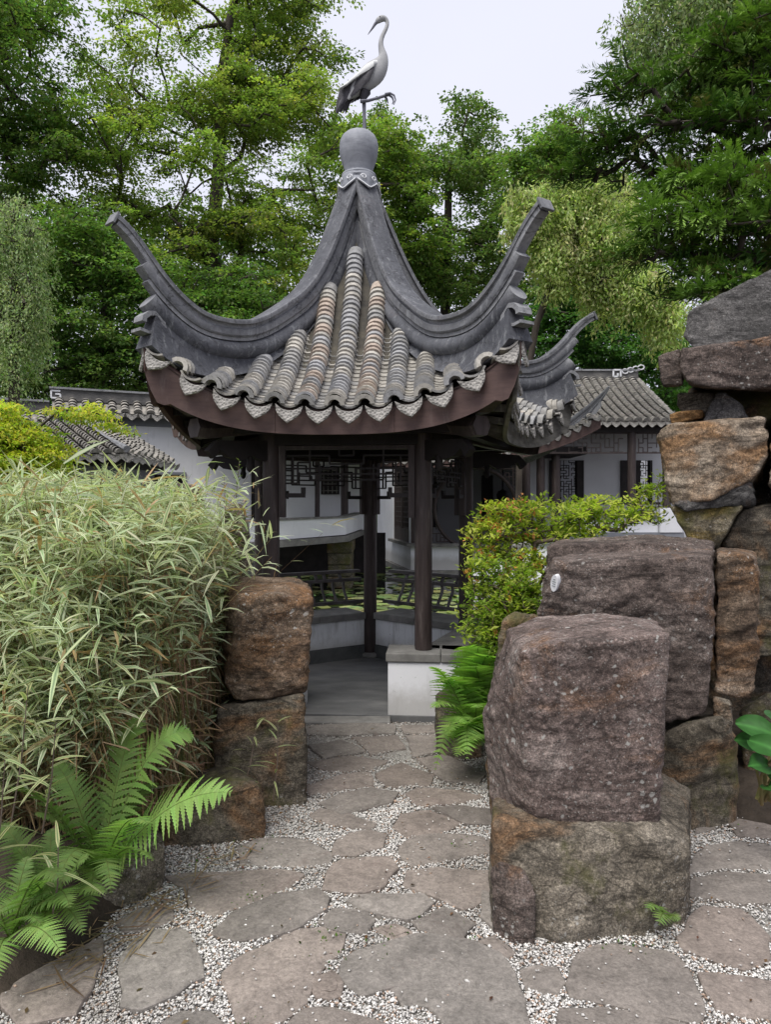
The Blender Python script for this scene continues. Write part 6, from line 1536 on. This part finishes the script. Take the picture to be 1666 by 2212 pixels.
# azalea with orange buds behind the rocks
def shrub(name, label, base, blobs, K, per, leaf, cols, seed, flower=None, twig=True, cat='shrub'):
    rg = np.random.default_rng(seed); T = in_blobs(blobs, K, rg, .2); root = thing(name, label, cat, Vector(base[0]))
    pos, par, rad = skeleton([np.array(p) for p in base], T, rg, .2, .0022, .46, .12, .1); V, F = limbs(pos, par, rad, 4, .016); obj_np('branches', V, F, None, M_TWIG, root)
    n = K*per; idx = np.repeat(np.arange(K), per); a = rg.uniform(0, 6.28, n); el = rg.uniform(.0, .9, n)
    P = T[idx] + rg.normal(0, 1, (n, 3))*np.array([.035, .035, .018]); D = np.stack([np.cos(a)*np.cos(el), np.sin(a)*np.cos(el), np.sin(el)], 1)
    Nn = norm(np.array([0, 0, 1.0]) - D*.2 + rg.normal(0, .3, (n, 3))); base_ = np.array(cols)[rg.integers(0, len(cols), K)]
    C = (base_*(1 + rg.normal(0, .15, (K, 1))))[idx]*(1 + rg.normal(0, .15, (n, 1))).clip(.5, 1.5); L = leaf*rg.uniform(.6, 1.25, n)
    V, F, C = leaves(P, D, Nn, L, L*.42, C.clip(.01, .8)); obj_np('leaves', V, F, C, M_LEAF, root)
    if flower:
        fl, nf, fc = flower; pick = np.array([T[i] for i in range(K) if fl(T[i])]); pick = pick[rg.permutation(len(pick))[:nf]]; pp = 9; m2 = len(pick)*pp; ix = np.repeat(np.arange(len(pick)), pp)
        D = norm(rg.normal(0, 1, (m2, 3)) + np.array([0, -.2, .5])); P = pick[ix] + rg.normal(0, .014, (m2, 3)) + np.array([0, -.01, .02]); L = rg.uniform(.02, .036, m2)
        V, F, C = leaves(P, D, rg.normal(0, 1, (m2, 3)), L, L*.55, jitter_col(fc, m2, rg, .2, .1)); obj_np('flowers', V, F, C, M_LEAF, root, kind='stuff')
def xb(px, py, Y, rx, ry, d): return pblob(px, py, Y, rx, ry, d)
AZ = [(.42, .47, .07), (.34, .42, .06), (.50, .52, .11), (.26, .35, .05)]
shrub('azalea', 'yellow green azalea with orange tipped shoots above the plaque block', [at(1120, 1560, 4.75), at(1125, 1400, 4.75), at(1150, 1290, 4.75)],
    [xb(1090, 1110, 4.7, 80, 30, .2), xb(1060, 1150, 4.7, 60, 35, .2), xb(1200, 1110, 4.8, 90, 35, .25), xb(1300, 1095, 4.9, 80, 25, .22), xb(1390, 1075, 4.9, 45, 25, .2), xb(1425, 1050, 4.9, 18, 22, .1), xb(1180, 1160, 4.8, 100, 22, .2), xb(1340, 1120, 4.9, 80, 20, .2), xb(1070, 1195, 4.75, 70, 25, .2), xb(1150, 1215, 4.7, 60, 25, .2), xb(1260, 1145, 4.85, 90, 22, .2), xb(1400, 1110, 4.9, 45, 25, .2)], 400, 16, .044, AZ, 311,
    (lambda p: p[0] < 1.05, 60, (.55, .25, .09)))
shrub('azalea', 'lower azalea with orange buds left of the plaque block', [at(1100, 1620, 4.45), at(1100, 1480, 4.45), at(1100, 1380, 4.45)],
    [xb(1070, 1290, 4.45, 75, 45, .22), xb(1120, 1260, 4.45, 55, 40, .2), xb(1050, 1350, 4.4, 55, 45, .2), xb(1110, 1340, 4.4, 60, 50, .2), xb(1150, 1310, 4.4, 30, 50, .15), xb(1030, 1230, 4.5, 30, 18, .12), xb(1100, 1225, 4.5, 70, 30, .2), xb(1070, 1400, 4.35, 50, 40, .2), xb(1120, 1300, 4.35, 60, 60, .2)], 400, 19, .040, [(.30, .38, .055), (.22, .32, .05), (.38, .42, .08), (.17, .25, .04)], 312,
    (lambda p: True, 30, (.55, .27, .09)))

# broad leaved bergenia at the right edge
def bergenia(label, c, spots, seed):
    rg = np.random.default_rng(seed); root = thing('broad_leaved_plant', label, 'plant', Vector(c))
    for (px, py, Y, size, az) in spots:
        size = size*.8; p = np.array(at(px + 18, py + 12, Y)); d = np.array([math.cos(az), math.sin(az), .15]); d /= np.linalg.norm(d); s = norm(np.cross(d, [-.25, -.72, .62]) + rg.normal(0, .12, 3)); u = np.cross(s, d)
        V, F, C = [], [], []; nu, nv = 10, 8
        for i in range(nu+1):
            t = i/nu; w = size*.36*math.sin(math.pi*min(.98, .06 + t*.93))**.62
            for j in range(-nv//2, nv//2+1):
                v = j/(nv/2); q = p + d*size*(t-.5) + s*w*v + u*(size*(.10*v*v - .30*(t-.5)**2) + .012*size*math.sin(v*9 + t*14))
                V.append(q); g = 1.0 if j else 1.7; C.append(np.array([.028, .095, .020])*g*rg.uniform(.85, 1.15))
        m2 = nv+1; F = [(i*m2+j, i*m2+j+1, (i+1)*m2+j+1, (i+1)*m2+j) for i in range(nu) for j in range(nv)]
        obj_np('leaf', np.array(V), np.array(F), np.array(C), M_THICK, root, smooth=True)
        MB().tube([Vector(c) + Vector((rg.normal(0, .02), rg.normal(0, .02), 0)), Vector((Vector(c)*.4 + Vector(p)*.6)) + Vector((0, 0, .02)), Vector(p - d*size*.45)], [.008, .006, .005], 6).build('leaf_stalk', simple('leaf_stalk', [(.3, (.14, .16, .05)), (.7, (.22, .14, .07))], 9, 2, .6, 0), root, smooth=True)
bergenia('dark green plant with broad glossy leaves at the right edge', at(1650, 1730, 3.2), [(1615, 1560, 3.1, .20, 2.6), (1640, 1600, 3.0, .20, 2.2), (1625, 1640, 3.0, .17, 3.6), (1665, 1540, 3.2, .20, 1.4), (1600, 1590, 3.15, .15, 3.1), (1690, 1600, 3.0, .2, 4.9), (1655, 1690, 2.95, .19, 4.6), (1700, 1560, 3.3, .2, .6), (1680, 1660, 3.0, .17, 5.4)], 321)

# tall weed by the wall
def weed(label, base, top, seed, nl=34):
    rg = np.random.default_rng(seed); base, top = np.array(at(*base)), np.array(at(*top)); k = np.linspace(.15, 1, nl); c = base + (top-base)*k[:, None]; a = np.arange(nl)*2.4; el = rg.uniform(.1, .7, nl)
    o = thing('tall_weed', label, 'weed', Vector(base), 'tall weeds by the white wall'); MB().tube([Vector(base), Vector(top)], [.004, .0015], 5).build('stem', M_TWIG, o)
    L = .075*(1.1-k*.65); V, F, C = leaves(c, np.stack([np.cos(a)*np.cos(el), np.sin(a)*np.cos(el), np.sin(el)], 1), np.tile([0, 0, 1.0], (nl, 1)), L, L*.4, jitter_col((.13, .18, .07), nl, rg, .2, .08)); obj_np('leaves', V, F, C, M_LEAF, o)
weed('tallest weed spire against the white wall by the columns', (498, 1200, 4.5), (517, 995, 4.5), 1); weed('shorter weed left of the tallest spire', (488, 1200, 4.45), (484, 1030, 4.45), 2, 24); weed('low weed right of the tallest spire', (515, 1200, 4.5), (530, 1080, 4.5), 3, 20)

# moss tufts, seedlings and straw in the joints
rg = np.random.default_rng(331); parts = []
for px, py, sp, q in ((845, 2030, 30, 45), (1005, 2035, 22, 30), (545, 1945, 30, 60), (1090, 1985, 25, 30), (1360, 2025, 30, 26), (930, 2020, 30, 22), (560, 1820, 30, 40), (450, 1850, 40, 40), (1220, 1998, 40, 30), (1010, 1825, 20, 20), (700, 2060, 30, 15), (540, 2205, 20, 20), (700, 2010, 20, 16), (1560, 1760, 30, 30)):
    g = np.array(gpt(px, py)); P = np.column_stack([g + rg.normal(0, 1, (q, 2))*np.array([sp/620., sp/420.]), np.full(q, .02)])
    L = rg.uniform(.006, .017, q); D = rg.normal(0, 1, (q, 3)) + np.array([0, 0, .9]); parts.append(leaves(P, D, np.tile([0, 0, 1.], (q, 1)) + rg.normal(0, .4, (q, 3)), L, L*.6, jitter_col((.10, .19, .04), q, rg, .3, .1)))
V, F, C = merge(parts); tag(obj_np('joint_weeds', V, F, C, M_LEAF, kind='stuff'), 'tiny green seedlings sprouting in the gravel joints', 'seedlings')
q = 170; px = rg.uniform(120, 560, q); py = np.interp(px, [120, 560], [2120, 1800]) + rg.normal(0, 30, q); G = np.array([gpt(x, y) for x, y in zip(px, py)])
P = np.column_stack([G, np.full(q, .04)]); a = rg.uniform(0, 6.28, q); L = rg.uniform(.03, .14, q)
V, F, C = blades(P, np.stack([np.cos(a), np.sin(a), rg.normal(0, .06, q)], 1), L, L*.06, 2, 0*L, jitter_col((.30, .22, .13), q, rg, .3, .08), jitter_col((.26, .19, .11), q, rg, .3, .08), prof=lambda t_: [.5, 1, .1][int(round(t_*2))])
tag(obj_np('fallen_straw', V, F, C, M_GRASS, kind='stuff'), 'dry fallen bamboo leaves scattered along the bed edge', 'leaf litter')

# crumbs of bark, bud scales and old leaves trodden into the path
q = 200; P = np.column_stack([rg.uniform(-1.6, 2.3, q), 2.0 + 3.0*rg.uniform(0, 1, q)**1.3, np.full(q, .036)]); a = rg.uniform(0, 6.28, q); L = rg.uniform(.008, .03, q)
V, F, C = leaves(P, np.stack([np.cos(a), np.sin(a), rg.normal(0, .1, q)], 1), np.tile([0, 0, 1.], (q, 1)) + rg.normal(0, .2, (q, 3)), L, L*.5, jitter_col((.14, .085, .05), q, rg, .4, .1))
tag(obj_np('leaf_crumbs', V, F, C, M_LEAF, kind='stuff'), 'small brown leaf crumbs scattered over the path stones', 'leaf litter')
# ------------------------------------------------------------------ the crane on the finial
CY = PC.y
def cz_(x, y, dy=0.0):
    """a point measured on an enlargement of the bird, in the bird's own plane over the finial"""
    fx, fy = x/5.029 + 680, y/5.029
    p = at(fx*.98580, fy*.98580, CY); return Vector((p.x, CY + dy, p.z))
K_ = CY/FPX*.9858/5.029
cr_ = thing('crane_statue', 'white and grey crane statue on one leg atop the pavilion finial', 'statue', cz_(598, 1470))
M_CRANE = simple('painted_crane_grey', [(.3, (.24, .245, .255)), (.55, (.36, .365, .37)), (.75, (.46, .46, .46))], 6, 7, .7, .3, .006, 30)
M_CRANEW = simple('painted_crane_white', [(.3, (.42, .43, .43)), (.7, (.62, .63, .62))], 8, 6, .7, .3, .006, 30)
M_CRANED = simple('painted_crane_dark', [(.3, (.028, .027, .032)), (.7, (.075, .072, .082))], 10, 6, .65, .4, .006, 40)
M_LEG = simple('painted_crane_leg', [(.3, (.10, .10, .125)), (.7, (.19, .195, .23))], 8, 5, .6, .2, .003)
body = [(345,1120,14),(400,1065,42),(470,1010,72),(560,930,108),(640,860,132),(715,790,136),(775,715,100),(806,650,62),(803,600,47),(790,560,38),(779,510,31),(777,465,27),(789,410,25),(812,362,23),(838,312,22),(852,268,21),(848,230,23),(828,206,30),(795,200,37),(765,212,37),(742,232,30),(728,250,20)]
pts = [cz_(x, y) for x, y, r in body]; rings = []
for i, (x, y, r) in enumerate(body):
    d = (pts[min(i+1, len(pts)-1)] - pts[max(i-1, 0)]).normalized(); s = Vector((0, 1, 0)); u = d.cross(s).normalized(); rr = r*K_; dep = .66 if 2 < i < 7 else .9
    rings.append([pts[i] + u*(rr*math.cos(2*math.pi*j/16)) + s*(rr*dep*math.sin(2*math.pi*j/16)) for j in range(16)])
o = MB().loft(rings).build('body', M_CRANE, cr_, smooth=True); sb = o.modifiers.new('sub', 'SUBSURF'); sb.levels = 1; sb.render_levels = 1
MB().tube([cz_(738, 238), cz_(715, 265), cz_(690, 305), cz_(636, 380)], [20*K_, 17*K_, 12*K_, 3*K_], 8).build('beak', M_LEG, cr_, smooth=True)
for s in (-1, 1): MB().tube([cz_(768, 205, s*.026), cz_(768, 205, s*.031)], [7*K_, 3*K_], 8).build('eye', M_CRANED, cr_)
# folded wings: a white shoulder shell over dark flight feathers
for s in (-1, 1):
    up_e = [(760,690),(700,715),(620,760),(540,830),(470,900),(400,960),(340,1010)]; lo_e = [(735,760),(705,795),(650,840),(570,885),(480,945),(410,1000),(335,1040)]
    rings = []
    for (x0, y0), (x1, y1) in zip(up_e, lo_e):
        ring = []; bul = .085 if x0 < 740 else .05
        for f in np.linspace(0, 1, 6): ring.append(cz_(x0+(x1-x0)*f, y0+(y1-y0)*f, s*(bul*(.62 + .5*math.sin(.3 + f*1.6)))))
        ring += [p - Vector((0, s*.02, 0)) for p in reversed(ring)]; rings.append(ring)
    MB().loft(rings).build('wing_covert', M_CRANEW, cr_, smooth=True)
    for j in range(9):
        f = j/8; a0 = (690 - 330*f, 800 + 190*f); e0 = (545 - 255*f, 1035 + 165*f + (40 if j > 6 else 0)); w_ = 34 + 8*f
        mid = ((a0[0]+e0[0])/2 + 14, (a0[1]+e0[1])/2 + 10)
        MB().tube([cz_(*a0, s*(.082 - .006*j)), cz_(*mid, s*(.088 - .008*j)), cz_(*e0, s*(.066 - .007*j))], [w_*K_*.7, w_*K_, w_*K_*.35], 8, True, .22, (0, 1, 0)).build('flight_feather', M_CRANED if j != 4 else M_CRANE, cr_, smooth=True)
for j in range(5):
    MB().tube([cz_(400 + 8*j, 1060, (j-2)*.015), cz_(345 + 14*j, 1150, (j-2)*.02), cz_(288 + 24*j, 1262 - 9*j, (j-2)*.022)], [24*K_, 22*K_, 4*K_], 7, True, .4, (0, 1, 0)).build('tail_feather', M_CRANED, cr_, smooth=True)
MB().tube([cz_(600, 1010), cz_(585, 1075), cz_(590, 1130)], [70*K_, 42*K_, 26*K_], 10).build('thigh', M_CRANED, cr_, smooth=True)
MB().tube([cz_(592, 1100), cz_(594, 1200), cz_(597, 1300), cz_(597, 1478)], [24*K_, 21*K_, 20*K_, 21*K_], 10).build('leg', M_LEG, cr_, smooth=True)
MB().tube([cz_(552, 1138, -.03), cz_(640, 1134, -.035), cz_(740, 1106, -.035), cz_(830, 1078, -.035)], [20*K_, 17*K_, 15*K_, 17*K_], 9).build('leg', M_LEG, cr_, smooth=True)
for k_, toe in enumerate(([(825,1078),(880,1066),(925,1090),(940,1140),(920,1190)], [(825,1078),(870,1075),(905,1100),(918,1140),(905,1172)], [(830,1082),(848,1110),(856,1150)])):
    MB().tube([cz_(x, y, -.035 + (k_-1)*.018) for x, y in toe], list(np.linspace(15, 6, len(toe))*K_), 7).build('toe', M_LEG, cr_, smooth=True)
